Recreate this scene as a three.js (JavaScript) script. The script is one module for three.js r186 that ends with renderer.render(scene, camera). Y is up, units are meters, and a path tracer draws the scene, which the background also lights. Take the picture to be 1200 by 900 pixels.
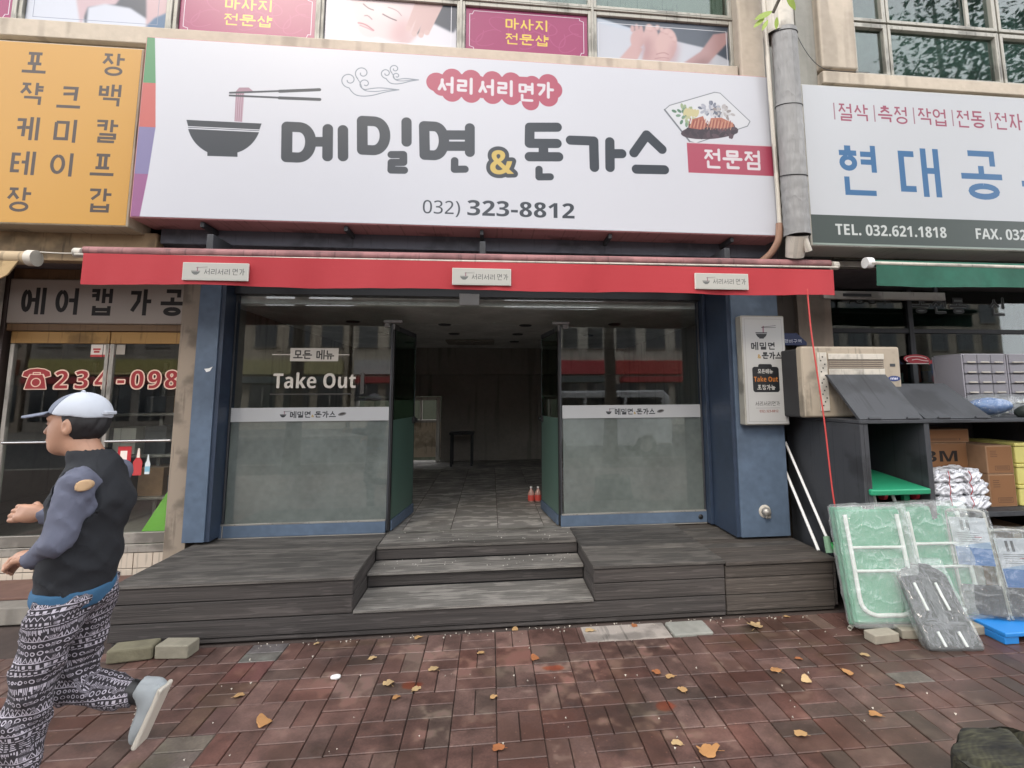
import * as THREE from 'three';
import { RoundedBoxGeometry } from 'three/addons/geometries/RoundedBoxGeometry.js';
import { mergeGeometries } from 'three/addons/utils/BufferGeometryUtils.js';

// ---------------------------------------------------------------- camera, sky, sun, exposure
const scene = new THREE.Scene();
const camera = new THREE.PerspectiveCamera(74.5, 4 / 3, 0.05, 600);
camera.rotation.order = 'YXZ';
camera.position.set(0, 1.72, 0);
camera.rotation.set(THREE.MathUtils.degToRad(6.704), THREE.MathUtils.degToRad(-6.174), THREE.MathUtils.degToRad(-0.306));
camera.setViewOffset(1200, 900, -39.2, 58.3, 1200, 900);      // the photograph is cropped off-centre
const renderer = new THREE.WebGLRenderer({ antialias: true });
renderer.setSize(1024, 768);
renderer.toneMapping = THREE.LinearToneMapping;
renderer.toneMappingExposure = 3.2;
renderer.shadowMap.enabled = true;
const SKY_W = 128, SKY_H = 64, skyData = new Float32Array(SKY_W * SKY_H * 4);
for (let j = 0; j < SKY_H; j++) for (let i = 0; i < SKY_W; i++) {
  const el = ((j + 0.5) / SKY_H - 0.5) * Math.PI, az = (i + 0.5) / SKY_W * Math.PI * 2;
  const up = Math.max(0, Math.sin(el));
  const cloud = 1 + 0.07 * Math.sin(az * 3 + 4 * up) * Math.cos(el) + 0.05 * Math.sin(az * 7 - 9 * up) * Math.cos(el);
  const b = el > 0 ? (1.16 - 0.3 * up) * cloud : 0.3;
  const o = (j * SKY_W + i) * 4;
  skyData[o] = b * 0.985; skyData[o + 1] = b * 1.0; skyData[o + 2] = b * 1.045; skyData[o + 3] = 1;
}
const skyTex = new THREE.DataTexture(skyData, SKY_W, SKY_H, THREE.RGBAFormat, THREE.FloatType);
skyTex.mapping = THREE.EquirectangularReflectionMapping; skyTex.magFilter = THREE.LinearFilter; skyTex.needsUpdate = true;
scene.background = skyTex; scene.environment = skyTex;
const sun = new THREE.DirectionalLight(0xfff1df, 0.55);
sun.position.set(-7, 16, 11); sun.target.position.set(0, 1, -4);
sun.castShadow = true; sun.shadow.radius = 30; sun.shadow.mapSize.set(2048, 2048);
Object.assign(sun.shadow.camera, { left: -14, right: 14, top: 14, bottom: -14, near: 1, far: 60 });
scene.add(sun, sun.target);

// ---------------------------------------------------------------- helpers
let seed = 7;
const rnd = () => { seed = (seed + 0x6d2b79f5) | 0; let t = Math.imul(seed ^ (seed >>> 15), 1 | seed); t = (t + Math.imul(t ^ (t >>> 7), 61 | t)) ^ t; return ((t ^ (t >>> 14)) >>> 0) / 4294967296; };
const rr = (a, b) => a + (b - a) * rnd();
const clamp = (x, a = 0, b = 1) => Math.min(b, Math.max(a, x)), mix = (a, b, t) => a + (b - a) * t;
const sstep = (a, b, x) => { const t = clamp((x - a) / (b - a)); return t * t * (3 - 2 * t); };
const hash = (x, y, s) => { let h = Math.imul(x, 374761393) ^ Math.imul(y, 668265263) ^ Math.imul(s, 974711); h = Math.imul(h ^ (h >>> 13), 1274126177); return ((h ^ (h >>> 16)) >>> 0) / 4294967296; };
const lattices = new Map();
function lattice(p, q, s) { const key = p + '/' + q + '/' + s; let t = lattices.get(key); if (!t) { t = new Float32Array((p + 1) * (q + 1)); for (let j = 0; j <= q; j++) for (let i = 0; i <= p; i++) t[j * (p + 1) + i] = hash(i % p, j % q, s); lattices.set(key, t); } return t; }
function vnoise(x, y, p, q, s, t = lattice(p, q, s)) {                      // periodic value noise, p by q cells
  x -= Math.floor(x / p) * p; y -= Math.floor(y / q) * q; const x0 = Math.min(p - 1, Math.floor(x)), y0 = Math.min(q - 1, Math.floor(y)), fx = x - x0, fy = y - y0, u = fx * fx * (3 - 2 * fx), v = fy * fy * (3 - 2 * fy);
  const o = y0 * (p + 1) + x0, a = t[o], b = t[o + 1], c = t[o + p + 1], d = t[o + p + 2], m = a + (b - a) * u;
  return m + (c + (d - c) * u - m) * v;
}
const octaves = new Map();
function fbm(u, v, p, q, s, oct = 4) {
  const key = (p * 4096 + q) * 4096 + s * 8 + oct; let o = octaves.get(key);
  if (!o) { o = []; for (let k = 0; k < oct; k++) o.push([p << k, q << k, lattice(p << k, q << k, s + k)]); octaves.set(key, o); }
  let a = 0, w = 0.5, t = 0; for (let k = 0; k < oct; k++) { const e = o[k]; a += w * vnoise(u * e[0], v * e[1], e[0], e[1], 0, e[2]); t += w; w *= 0.5; } return a / t;
}
function tex(w, h, fn, srgb = true, size) {           // fn(u, v) gives a grey value or [r, g, b]; size in metres
  const d = new Uint8Array(w * h * 4);
  for (let j = 0; j < h; j++) for (let i = 0; i < w; i++) {
    const c = fn((i + 0.5) / w, (j + 0.5) / h), o = (j * w + i) * 4;
    for (let k = 0; k < 3; k++) d[o + k] = 255 * clamp(Array.isArray(c) ? c[k] : c);
    d[o + 3] = 255;
  }
  const t = new THREE.DataTexture(d, w, h); t.wrapS = t.wrapT = THREE.RepeatWrapping; t.magFilter = THREE.LinearFilter;
  if (srgb) t.colorSpace = THREE.SRGBColorSpace;
  if (size) t.repeat.set(1 / size[0], 1 / size[1]);
  t.needsUpdate = true; return t;
}
function canvasTex(w, h, draw) {
  const c = document.createElement('canvas'); c.width = w; c.height = h;
  const g = c.getContext('2d'); g.lineJoin = 'round'; g.lineCap = 'round'; draw(g, w, h);
  const t = new THREE.CanvasTexture(c); t.colorSpace = THREE.SRGBColorSpace; t.magFilter = THREE.LinearFilter; return t;
}
const L = (r, g, b) => new THREE.Color().setRGB(r, g, b);       // linear colour
const std = (color, roughness = 0.8, more = {}) => new THREE.MeshStandardMaterial({ color, roughness, ...more });
const phys = (color, roughness, more = {}) => new THREE.MeshPhysicalMaterial({ color, roughness, ...more });

// things, parts and the setting
const used = new Map(), bases = new Map();
const numbered = (n) => { const k = used.get(n) ?? 0; used.set(n, k + 1); return k ? n + '_' + String(k).padStart(3, '0') : n; };
function thing(name, label, category, [x, y, z] = [0, 0, 0], group, turn = 0) {
  const o = new THREE.Group(); o.name = numbered(name); o.position.set(x, y, z); o.rotation.y = turn; scene.add(o);
  o.userData = { label, category }; if (group) o.userData.group = group;
  bases.set(o, turn ? null : new THREE.Vector3(x, y, z)); return o;
}
function structure(name, label) { const o = new THREE.Group(); o.name = numbered(name); scene.add(o); o.userData = { kind: 'structure', label }; bases.set(o, new THREE.Vector3()); return o; }
function boxUV(g, ox = 0, oy = 0) {                   // uv in metres, projected on each face's main axis
  if (g.index) { const n = g.toNonIndexed(); g.dispose(); g = n; }
  const p = g.attributes.position, n = g.attributes.normal, uv = new Float32Array(p.count * 2);
  for (let i = 0; i < p.count; i++) {
    const ax = Math.abs(n.getX(i)), ay = Math.abs(n.getY(i)), az = Math.abs(n.getZ(i));
    const [a, b] = ay >= ax && ay >= az ? [p.getX(i), p.getZ(i)] : ax >= az ? [p.getZ(i), p.getY(i)] : [p.getX(i), p.getY(i)];
    uv[2 * i] = a + ox; uv[2 * i + 1] = b + oy;
  }
  g.setAttribute('uv', new THREE.BufferAttribute(uv, 2)); return g;
}
function part(name, geo, material, parent, opt = {}) {   // geo in world coordinates unless its thing is turned
  let g = Array.isArray(geo) ? mergeGeometries(geo.map((q) => (q.index ? q.toNonIndexed() : q)).map((q) => { for (const k of Object.keys(q.attributes)) if (!['position', 'normal', 'uv'].includes(k)) q.deleteAttribute(k); return q; })) : geo;
  if (!opt.keepUV) g = boxUV(g, opt.ox ?? 0, opt.oy ?? 0);
  const b = bases.get(parent); if (b) g.translate(-b.x, -b.y, -b.z);
  const m = new THREE.Mesh(g, material); m.name = opt.top ? numbered(name) : name; m.castShadow = m.receiveShadow = true;
  parent.add(m); bases.set(m, b); if (opt.label) m.userData.label = opt.label; if (opt.stuff) m.userData.kind = 'stuff';
  return m;
}
function single(name, geo, material, label, category, group, opt = {}) {   // a thing that is one mesh
  const g0 = Array.isArray(geo) ? geo : [geo], box = new THREE.Box3();
  for (const q of g0) { q.computeBoundingBox(); box.union(q.boundingBox); }
  const c = box.getCenter(new THREE.Vector3()); c.y = box.min.y;
  const holder = { add(m) { scene.add(m); m.position.copy(c); } }; bases.set(holder, c);
  const m = part(numbered(name), geo, material, holder, opt); m.userData = { label, category }; if (group) m.userData.group = group;
  return m;
}
// geometry
const box = (x0, x1, y0, y1, z0, z1) => new THREE.BoxGeometry(x1 - x0, y1 - y0, z1 - z0).translate((x0 + x1) / 2, (y0 + y1) / 2, (z0 + z1) / 2);
const rbox = (x0, x1, y0, y1, z0, z1, r = 0.006, s = 1) => new RoundedBoxGeometry(x1 - x0, y1 - y0, z1 - z0, s, Math.min(r, (x1 - x0) / 2.01, (y1 - y0) / 2.01, (z1 - z0) / 2.01)).translate((x0 + x1) / 2, (y0 + y1) / 2, (z0 + z1) / 2);
const V = (x, y, z) => new THREE.Vector3(x, y, z);
const tube = (pts, r, n = 24, k = 8, closed = false) => new THREE.TubeGeometry(new THREE.CatmullRomCurve3(pts.map((p) => V(...p)), closed, 'catmullrom', 0.4), n, r, k, closed);
function rod(a, b, r0, r1 = r0, k = 12) {             // tapered bar from a to b
  const A = V(...a), B = V(...b), d = B.clone().sub(A), g = new THREE.CylinderGeometry(r1, r0, d.length(), k);
  g.applyQuaternion(new THREE.Quaternion().setFromUnitVectors(V(0, 1, 0), d.clone().normalize())); g.translate((A.x + B.x) / 2, (A.y + B.y) / 2, (A.z + B.z) / 2); return g;
}
const plane = (x0, x1, y0, y1, z) => new THREE.PlaneGeometry(x1 - x0, y1 - y0).translate((x0 + x1) / 2, (y0 + y1) / 2, z);   // faces +z
const lathe = (pts, x, y, z, k = 28) => new THREE.LatheGeometry(pts.map(([a, b]) => new THREE.Vector2(a, b)), k).translate(x, y, z);
function extrude(pts, depth, bevel = 0.004) { const s = new THREE.Shape(pts.map(([a, b]) => new THREE.Vector2(a, b))); return new THREE.ExtrudeGeometry(s, { depth, bevelEnabled: bevel > 0, bevelThickness: bevel, bevelSize: bevel, bevelSegments: 1, curveSegments: 8 }); }
// naive surface nets over a distance function
function sdfMesh(f, lo, hi, cell) {
  const n = lo.map((a, k) => Math.ceil((hi[k] - a) / cell) + 1), [nx, ny, nz] = n, val = new Float32Array(nx * ny * nz), at = (i, j, k) => i + nx * (j + ny * k);
  for (let k = 0; k < nz; k++) for (let j = 0; j < ny; j++) for (let i = 0; i < nx; i++) val[at(i, j, k)] = f(lo[0] + i * cell, lo[1] + j * cell, lo[2] + k * cell);
  const id = new Int32Array(nx * ny * nz).fill(-1), pos = [], idx = [];
  const E = [[0, 1], [2, 3], [4, 5], [6, 7], [0, 2], [1, 3], [4, 6], [5, 7], [0, 4], [1, 5], [2, 6], [3, 7]];
  for (let k = 0; k < nz - 1; k++) for (let j = 0; j < ny - 1; j++) for (let i = 0; i < nx - 1; i++) {
    const v = []; let neg = 0;
    for (let c = 0; c < 8; c++) { v[c] = val[at(i + (c & 1), j + ((c >> 1) & 1), k + (c >> 2))]; if (v[c] < 0) neg++; }
    if (!neg || neg === 8) continue;
    let x = 0, y = 0, z = 0, m = 0;
    for (const [a, b] of E) if ((v[a] < 0) !== (v[b] < 0)) { const t = v[a] / (v[a] - v[b]); x += (a & 1) + t * ((b & 1) - (a & 1)); y += ((a >> 1) & 1) + t * (((b >> 1) & 1) - ((a >> 1) & 1)); z += (a >> 2) + t * ((b >> 2) - (a >> 2)); m++; }
    id[at(i, j, k)] = pos.length / 3; pos.push(lo[0] + (i + x / m) * cell, lo[1] + (j + y / m) * cell, lo[2] + (k + z / m) * cell);
  }
  const quad = (a, b, c, d, flip) => { if (a < 0 || b < 0 || c < 0 || d < 0) return; flip ? idx.push(a, c, b, a, d, c) : idx.push(a, b, c, a, c, d); };
  for (let k = 1; k < nz - 1; k++) for (let j = 1; j < ny - 1; j++) for (let i = 1; i < nx - 1; i++) {
    const v = val[at(i, j, k)] < 0;
    if (v !== (val[at(i + 1, j, k)] < 0)) quad(id[at(i, j - 1, k - 1)], id[at(i, j, k - 1)], id[at(i, j, k)], id[at(i, j - 1, k)], !v);
    if (v !== (val[at(i, j + 1, k)] < 0)) quad(id[at(i - 1, j, k - 1)], id[at(i - 1, j, k)], id[at(i, j, k)], id[at(i, j, k - 1)], !v);
    if (v !== (val[at(i, j, k + 1)] < 0)) quad(id[at(i - 1, j - 1, k)], id[at(i, j - 1, k)], id[at(i, j, k)], id[at(i - 1, j, k)], !v);
  }
  const g = new THREE.BufferGeometry(); g.setAttribute('position', new THREE.Float32BufferAttribute(pos, 3)); g.setIndex(idx); g.computeVertexNormals();
  g.setAttribute('uv', new THREE.Float32BufferAttribute(new Float32Array(pos.length / 3 * 2), 2)); return g;
}
function cone(px, py, pz, a, b, ra, rb) {             // distance to a tapered capsule
  const bx = b[0] - a[0], by = b[1] - a[1], bz = b[2] - a[2], t = clamp(((px - a[0]) * bx + (py - a[1]) * by + (pz - a[2]) * bz) / (bx * bx + by * by + bz * bz));
  return Math.hypot(px - a[0] - t * bx, py - a[1] - t * by, pz - a[2] - t * bz) - mix(ra, rb, t);
}
const ell = (x, y, z, c, r) => { const k = Math.hypot((x - c[0]) / r[0], (y - c[1]) / r[1], (z - c[2]) / r[2]); return (k - 1) * Math.min(...r); };
const smin = (a, b, k) => { const h = clamp(0.5 + 0.5 * (b - a) / k); return mix(b, a, h) - k * h * (1 - h); };

// ---------------------------------------------------------------- Korean lettering, stroke by stroke
const CIRC = [...Array(21)].map((_, i) => [0.5 + 0.5 * Math.sin(i * Math.PI / 10), 0.5 - 0.5 * Math.cos(i * Math.PI / 10)]);
const JAMO = {
  g: [[[0, 0], [1, 0], [1, 1]]], gv: [[[0, 0], [1, 0], [0.93, 0.45], [0.25, 1]]], n: [[[0, 0], [0, 1], [1, 1]]], d: [[[1, 0], [0, 0], [0, 1], [1, 1]]],
  r: [[[0, 0], [1, 0], [1, 0.5], [0, 0.5], [0, 1], [1, 1]]], m: [[[0, 0], [1, 0], [1, 1], [0, 1], [0, 0]]], b: [[[0, 0], [0, 1], [1, 1], [1, 0]], [[0, 0.45], [1, 0.45]]],
  s: [[[0.5, 0], [0.45, 0.42], [0, 1]], [[0.5, 0.38], [1, 1]]], o: [CIRC], j: [[[0.05, 0], [0.95, 0]], [[0.5, 0], [0.46, 0.42], [0, 1]], [[0.5, 0.42], [1, 1]]],
  c: [[[0.3, 0], [0.7, 0]], [[0.02, 0.28], [0.98, 0.28]], [[0.5, 0.28], [0.46, 0.58], [0, 1]], [[0.5, 0.58], [1, 1]]], k: [[[0, 0], [1, 0], [0.95, 1]], [[0.05, 0.5], [0.95, 0.45]]],
  t: [[[1, 0], [0, 0], [0, 1], [1, 1]], [[0, 0.5], [0.9, 0.5]]], p: [[[0, 0], [1, 0]], [[0, 1], [1, 1]], [[0.3, 0], [0.3, 1]], [[0.7, 0], [0.7, 1]]],
  h: [[[0.32, 0], [0.68, 0]], [[0, 0.24], [1, 0.24]], CIRC.map(([x, y]) => [0.14 + 0.72 * x, 0.45 + 0.55 * y])],
};
const INI = 'g,gg,n,d,dd,r,m,b,bb,s,ss,o,j,jj,c,k,t,p,h'.split(','), MED = 'a,ae,ya,yae,eo,e,yeo,ye,oh,wa,wae,oe,yo,u,wo,we,wi,yu,eu,ui,i'.split(','), FIN = ',g,gg,gs,n,nj,nh,d,r,rg,rm,rb,rs,rt,rp,rh,m,b,bs,s,ss,o,j,c,k,t,p,h'.split(',');
const SIDE = {   // upright vowels: room left for the first letter, upright strokes, ticks [from, to, height]
  a: [0.56, [0.73], [[0.73, 1, 0.46]]], ya: [0.56, [0.73], [[0.73, 1, 0.34], [0.73, 1, 0.6]]], ae: [0.46, [0.62, 0.92], [[0.62, 0.92, 0.46]]], eo: [0.56, [0.88], [[0.58, 0.88, 0.46]]], yeo: [0.56, [0.88], [[0.58, 0.88, 0.33], [0.58, 0.88, 0.62]]], e: [0.46, [0.68, 0.94], [[0.46, 0.68, 0.46]]], i: [0.64, [0.88], []],
};
const BELOW = { oh: [1, [0.5]], yo: [1, [0.33, 0.67]], u: [-1, [0.5]], yu: [-1, [0.33, 0.67]], eu: [0, []] };
function syllable(g, ch, x, y, w, h, lw) {
  const c = ch.codePointAt(0) - 0xac00, i = INI[Math.floor(c / 588)], v = MED[Math.floor((c % 588) / 28)], f = FIN[c % 28], hx = lw / 2 / w, hy = lw / 2.4 / h;
  const line = (pts) => { g.beginPath(); pts.forEach(([a, b], k) => (k ? g.lineTo(x + w * a, y + h * b) : g.moveTo(x + w * a, y + h * b))); g.stroke(); };
  const put = (strokes, x0, y0, x1, y1) => strokes.forEach((s) => line(s.map(([a, b]) => [mix(x0 + hx, x1 - hx, a), mix(y0 + hy, y1 - hy, b)])));
  g.lineWidth = lw;
  if (SIDE[v]) { const [room, ups, ticks] = SIDE[v], e = f ? 0.55 : 1; if (f) g.lineWidth = lw = lw * 0.88; put(i === 'g' ? JAMO.gv : JAMO[i], 0.02, f ? 0.02 : 0.08, room, f ? 0.53 : 0.9); for (const u of ups) line([[u, 0], [u, e]]); for (const [p, q, t] of ticks) line([[p, t * e], [q, t * e]]); if (f) put(JAMO[f], 0.16, 0.6, 0.96, 1.02); }
  else { const [dir, stems] = BELOW[v], e = f ? (dir ? 0.36 : 0.44) : (dir > 0 ? 0.56 : dir < 0 ? 0.5 : 0.66), bar = f ? (dir > 0 ? 0.53 : dir < 0 ? 0.47 : 0.55) : (dir > 0 ? 0.86 : dir < 0 ? 0.64 : 0.88); put(JAMO[i], 0.14, 0, 0.86, e); line([[0, bar], [1, bar]]); for (const s of stems) line(dir > 0 ? [[s, e - hy], [s, bar]] : [[s, bar], [s, f ? 0.64 : 1]]); if (f) put(JAMO[f], 0.14, 0.68, 0.9, 1); }
}
function hangul(g, text, x, y, w, h, gap, lw, color, butt) {   // syllables of w by h, gap apart; other characters come from the font
  g.strokeStyle = color; g.fillStyle = color; g.lineJoin = butt ? 'miter' : 'round'; g.lineCap = butt ? 'butt' : 'round';
  for (const ch of text) { if (ch >= '\uac00') { syllable(g, ch, x, y, w, h, lw); x += w + gap; } else if (ch === '|') { g.lineWidth = lw * 0.8; g.beginPath(); g.moveTo(x + w * 0.15, y); g.lineTo(x + w * 0.15, y + h); g.stroke(); x += w * 0.45; } else x += w * 0.5; }
  g.lineJoin = 'round'; g.lineCap = 'round'; return x;
}
function poly(g, pts, fill, stroke, lw, close = true) { g.beginPath(); pts.forEach(([a, b], k) => (k ? g.lineTo(a, b) : g.moveTo(a, b))); if (close) g.closePath(); if (fill) { g.fillStyle = fill; g.fill(); } if (stroke) { g.strokeStyle = stroke; g.lineWidth = lw; g.stroke(); } }
function smooth(g, pts, stroke, lw) { g.beginPath(); g.moveTo(...pts[0]); for (let k = 1; k < pts.length - 1; k++) g.quadraticCurveTo(...pts[k], (pts[k][0] + pts[k + 1][0]) / 2, (pts[k][1] + pts[k + 1][1]) / 2); g.lineTo(...pts[pts.length - 1]); g.strokeStyle = stroke; g.lineWidth = lw; g.stroke(); }
function write(g, text, x, y, size, color, weight = 'bold', w, align = 'left') { g.save(); g.translate(x, y); g.font = weight + ' ' + size + 'px sans-serif'; g.textAlign = align; g.fillStyle = color; if (w) { const m = g.measureText(text).width; g.scale(w / m, 1); } g.fillText(text, 0, 0); g.restore(); }

// ---------------------------------------------------------------- surface textures
const T = {
  grain: tex(256, 256, (u, v) => 0.5 + 0.5 * (fbm(u, v, 32, 32, 11, 3) - 0.5) + 0.12 * (hash(u * 256 | 0, v * 256 | 0, 5) - 0.5), false, [0.35, 0.35]),
  mottle: tex(512, 512, (u, v) => { const a = fbm(u, v, 4, 4, 21, 5), b = fbm(u, v, 40, 40, 22, 2); return 0.8 + 0.26 * (a - 0.35) + 0.1 * (b - 0.5); }, true, [1.7, 1.7]),
  plaster: tex(512, 512, (u, v) => { const a = fbm(u, v, 3, 3, 31, 5), s = fbm(u, v, 26, 2, 33, 3), c = fbm(u, v, 60, 60, 34, 2), k = 0.87 + 0.2 * (a - 0.5) + 0.06 * (c - 0.5) - 0.2 * sstep(0.6, 0.78, s) * a; return [k, k * 0.985, k * 0.965]; }, true, [2.6, 2.6]),
  dirty: tex(512, 512, (u, v) => { const a = fbm(u, v, 5, 5, 41, 5), d = sstep(0.52, 0.72, a), s = sstep(0.66, 0.8, fbm(u, v, 50, 4, 43, 3)), k = 0.93 - 0.22 * d - 0.14 * s; return [k, k * 0.985, k * 0.96]; }, true, [1.1, 1.1]),
  wood: tex(512, 512, (u, v) => { const w = fbm(u, v, 3, 6, 51, 3), g = fbm(u + 0.02 * w, v, 3, 90, 52, 3), f = fbm(u, v, 10, 220, 53, 1), sc = sstep(0.69, 0.76, fbm(u, v, 9, 30, 54, 3)); const k = 0.72 + 0.3 * (g - 0.5) + 0.16 * (f - 0.5) + 0.2 * (w - 0.5); return [k + 0.14 * sc, k * 0.985 + 0.14 * sc, k * 0.965 + 0.14 * sc]; }, true, [1.9, 0.63]),
  worn: tex(1024, 512, (u, v) => { const w = fbm(u, v, 9, 11, 61, 5), g = fbm(u, v, 8, 130, 62, 3), p = sstep(0.46, 0.64, w + 0.5 * (g - 0.5)), sp = hash(u * 1024 | 0, v * 512 | 0, 3) > 0.996 ? 0.2 : 0; const k = 0.58 + 0.3 * (g - 0.5) + 0.15 * p + 0.1 * (hash(u * 1024 | 0, v * 512 | 0, 8) - 0.5) + sp; return [k, k * 0.985, k * 0.96]; }, true, [1.5, 0.75]),
  woodBump: tex(512, 512, (u, v) => fbm(u, v, 3, 90, 52, 3) * 0.7 + 0.3 * fbm(u, v, 10, 220, 53, 1), false, [1.9, 0.63]),
  cloth: tex(256, 256, (u, v) => 0.5 + 0.25 * Math.sin(u * 256 * Math.PI / 2) * Math.sin(v * 256 * Math.PI / 2) + 0.5 * (fbm(u, v, 8, 8, 71, 3) - 0.5), false, [0.2, 0.2]),
  wrinkle: tex(512, 512, (u, v) => { const a = fbm(u, v, 4, 4, 81, 3), r = 1 - Math.abs(2 * fbm(u + 0.12 * a, v + 0.08 * a, 6, 7, 83, 2) - 1), q = 1 - Math.abs(2 * fbm(u, v, 15, 6, 85, 2) - 1); return clamp(0.65 * Math.pow(r, 4) + 0.5 * Math.pow(q, 5)); }, false, [0.5, 0.5]),
  tile: tex(512, 512, (u, v) => { const a = fbm(u, v, 4, 4, 91, 5), s = sstep(0.5, 0.64, fbm(u, v, 9, 22, 92, 4)), k = 0.62 + 0.3 * (a - 0.5) + 0.2 * s + 0.1 * (hash(u * 512 | 0, v * 512 | 0, 4) - 0.5); return [k, k * 0.985, k * 0.965]; }, true, [1.3, 1.3]),
};
const M = {
  joint: std(L(0.085, 0.06, 0.05), 0.95, { map: T.mottle }),
  concrete: std(L(0.3, 0.285, 0.26), 0.9, { map: T.plaster, bumpMap: T.grain, bumpScale: 0.002 }),
  asphalt: std(L(0.055, 0.055, 0.057), 0.92, { map: T.mottle, bumpMap: T.grain, bumpScale: 0.003 }),
  plaster: std(L(0.6, 0.54, 0.46), 0.88, { map: T.plaster, bumpMap: T.grain, bumpScale: 0.0015 }),
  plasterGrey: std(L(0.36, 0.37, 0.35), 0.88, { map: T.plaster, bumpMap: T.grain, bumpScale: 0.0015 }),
  frameGrey: std(L(0.4, 0.4, 0.37), 0.5, { map: T.dirty, metalness: 0.2 }),
  aluminium: std(L(0.45, 0.44, 0.42), 0.42, { map: T.dirty, metalness: 0.55 }),
  darkSteel: std(L(0.16, 0.155, 0.15), 0.35, { metalness: 0.8 }),
  steel: std(L(0.55, 0.55, 0.55), 0.25, { metalness: 1 }),
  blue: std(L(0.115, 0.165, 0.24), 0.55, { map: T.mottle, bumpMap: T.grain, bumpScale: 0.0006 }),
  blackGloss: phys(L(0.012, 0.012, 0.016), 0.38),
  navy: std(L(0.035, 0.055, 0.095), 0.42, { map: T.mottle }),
  slateBeam: std(L(0.11, 0.12, 0.16), 0.6, { map: T.dirty }),
  soffit: std(L(0.16, 0.14, 0.15), 0.85, { map: T.mottle }),
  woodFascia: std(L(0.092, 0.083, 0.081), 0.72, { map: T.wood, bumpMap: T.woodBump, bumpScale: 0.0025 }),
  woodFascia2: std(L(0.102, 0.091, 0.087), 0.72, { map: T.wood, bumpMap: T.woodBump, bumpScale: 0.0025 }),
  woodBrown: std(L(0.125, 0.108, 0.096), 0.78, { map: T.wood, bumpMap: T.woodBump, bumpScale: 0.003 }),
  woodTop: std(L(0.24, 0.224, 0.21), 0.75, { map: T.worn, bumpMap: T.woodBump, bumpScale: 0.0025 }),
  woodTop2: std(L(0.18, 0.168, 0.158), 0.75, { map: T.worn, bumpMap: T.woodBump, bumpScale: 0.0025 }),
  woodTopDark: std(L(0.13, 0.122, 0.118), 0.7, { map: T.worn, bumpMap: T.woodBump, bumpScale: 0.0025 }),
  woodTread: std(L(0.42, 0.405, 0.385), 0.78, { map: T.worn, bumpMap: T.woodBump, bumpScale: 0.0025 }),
  black: std(L(0.012, 0.012, 0.013), 0.45), blackMatt: std(L(0.02, 0.02, 0.021), 0.8),
  glass: phys(L(0.93, 0.955, 0.945), 0.015, { transmission: 1, thickness: 0, ior: 1.52 }),
  windowGlass: phys(L(0.6, 0.68, 0.66), 0.02, { transmission: 1, thickness: 0, ior: 1.6 }),
  frost: phys(L(0.36, 0.375, 0.365), 0.45, { map: T.mottle, transmission: 0.35, thickness: 0 }),
  wrap: phys(L(0.92, 0.95, 0.94), 0.07, { transmission: 0.92, thickness: 0, ior: 1.5, bumpMap: T.wrinkle, bumpScale: 0.006 }),
  wrapPale: phys(L(0.92, 0.95, 0.94), 0.07, { transmission: 0.8, thickness: 0, ior: 1.5, bumpMap: T.wrinkle, bumpScale: 0.006 }),
  doorGlass: phys(L(0.4, 0.55, 0.47), 0.015, { transmission: 1, thickness: 0, ior: 1.52 }),
  white: std(L(0.75, 0.75, 0.73), 0.5), offWhite: std(L(0.62, 0.6, 0.55), 0.6, { map: T.dirty }),
  cream: std(L(0.6, 0.52, 0.4), 0.6, { map: T.dirty }),
  red: std(L(0.36, 0.02, 0.028), 0.7, { bumpMap: T.cloth, bumpScale: 0.0008 }),
  green: std(L(0.02, 0.26, 0.13), 0.45), greenCloth: std(L(0.02, 0.14, 0.09), 0.75, { map: T.mottle, bumpMap: T.cloth, bumpScale: 0.0008 }),
  charcoal: std(L(0.045, 0.05, 0.06), 0.6, { map: T.dirty, bumpMap: T.grain, bumpScale: 0.0006 }),
  card: std(L(0.42, 0.25, 0.14), 0.85, { map: T.mottle }),
  room: std(L(0.31, 0.29, 0.265), 0.9, { map: T.plaster }),
};
const printed = (t, roughness = 0.45) => std(L(0.55, 0.55, 0.55), roughness, { map: t });

// ---------------------------------------------------------------- the ground
const ground = new THREE.Mesh(boxUV(box(-200, 200, -0.5, -0.17, -200, 200)), M.asphalt); ground.name = 'ground'; ground.userData = { kind: 'structure', label: 'bare ground under the street' }; ground.receiveShadow = true; scene.add(ground);
const road = new THREE.Mesh(boxUV(box(-60, 60, -0.165, -0.13, 3.4, 12)), M.asphalt); road.name = 'road'; road.userData = { kind: 'structure', label: 'asphalt road in front of the shops' }; road.receiveShadow = true; scene.add(road);
const farPavement = new THREE.Mesh(boxUV(box(-60, 60, -0.166, 0, 12, 40)), M.concrete); farPavement.name = 'pavement'; farPavement.userData = { kind: 'structure', label: 'concrete pavement across the road' }; scene.add(farPavement); used.set('pavement', 1);
const pavement = structure('pavement', 'red brick pavement in a basket weave with stains and moss');
part('bedding', box(-60, 60, -0.168, -0.013, -16, 3.2), M.joint, pavement);
part('kerb', rbox(-30, 30, -0.16, 0.005, 3.2, 3.4, 0.02), M.concrete, pavement);
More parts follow.
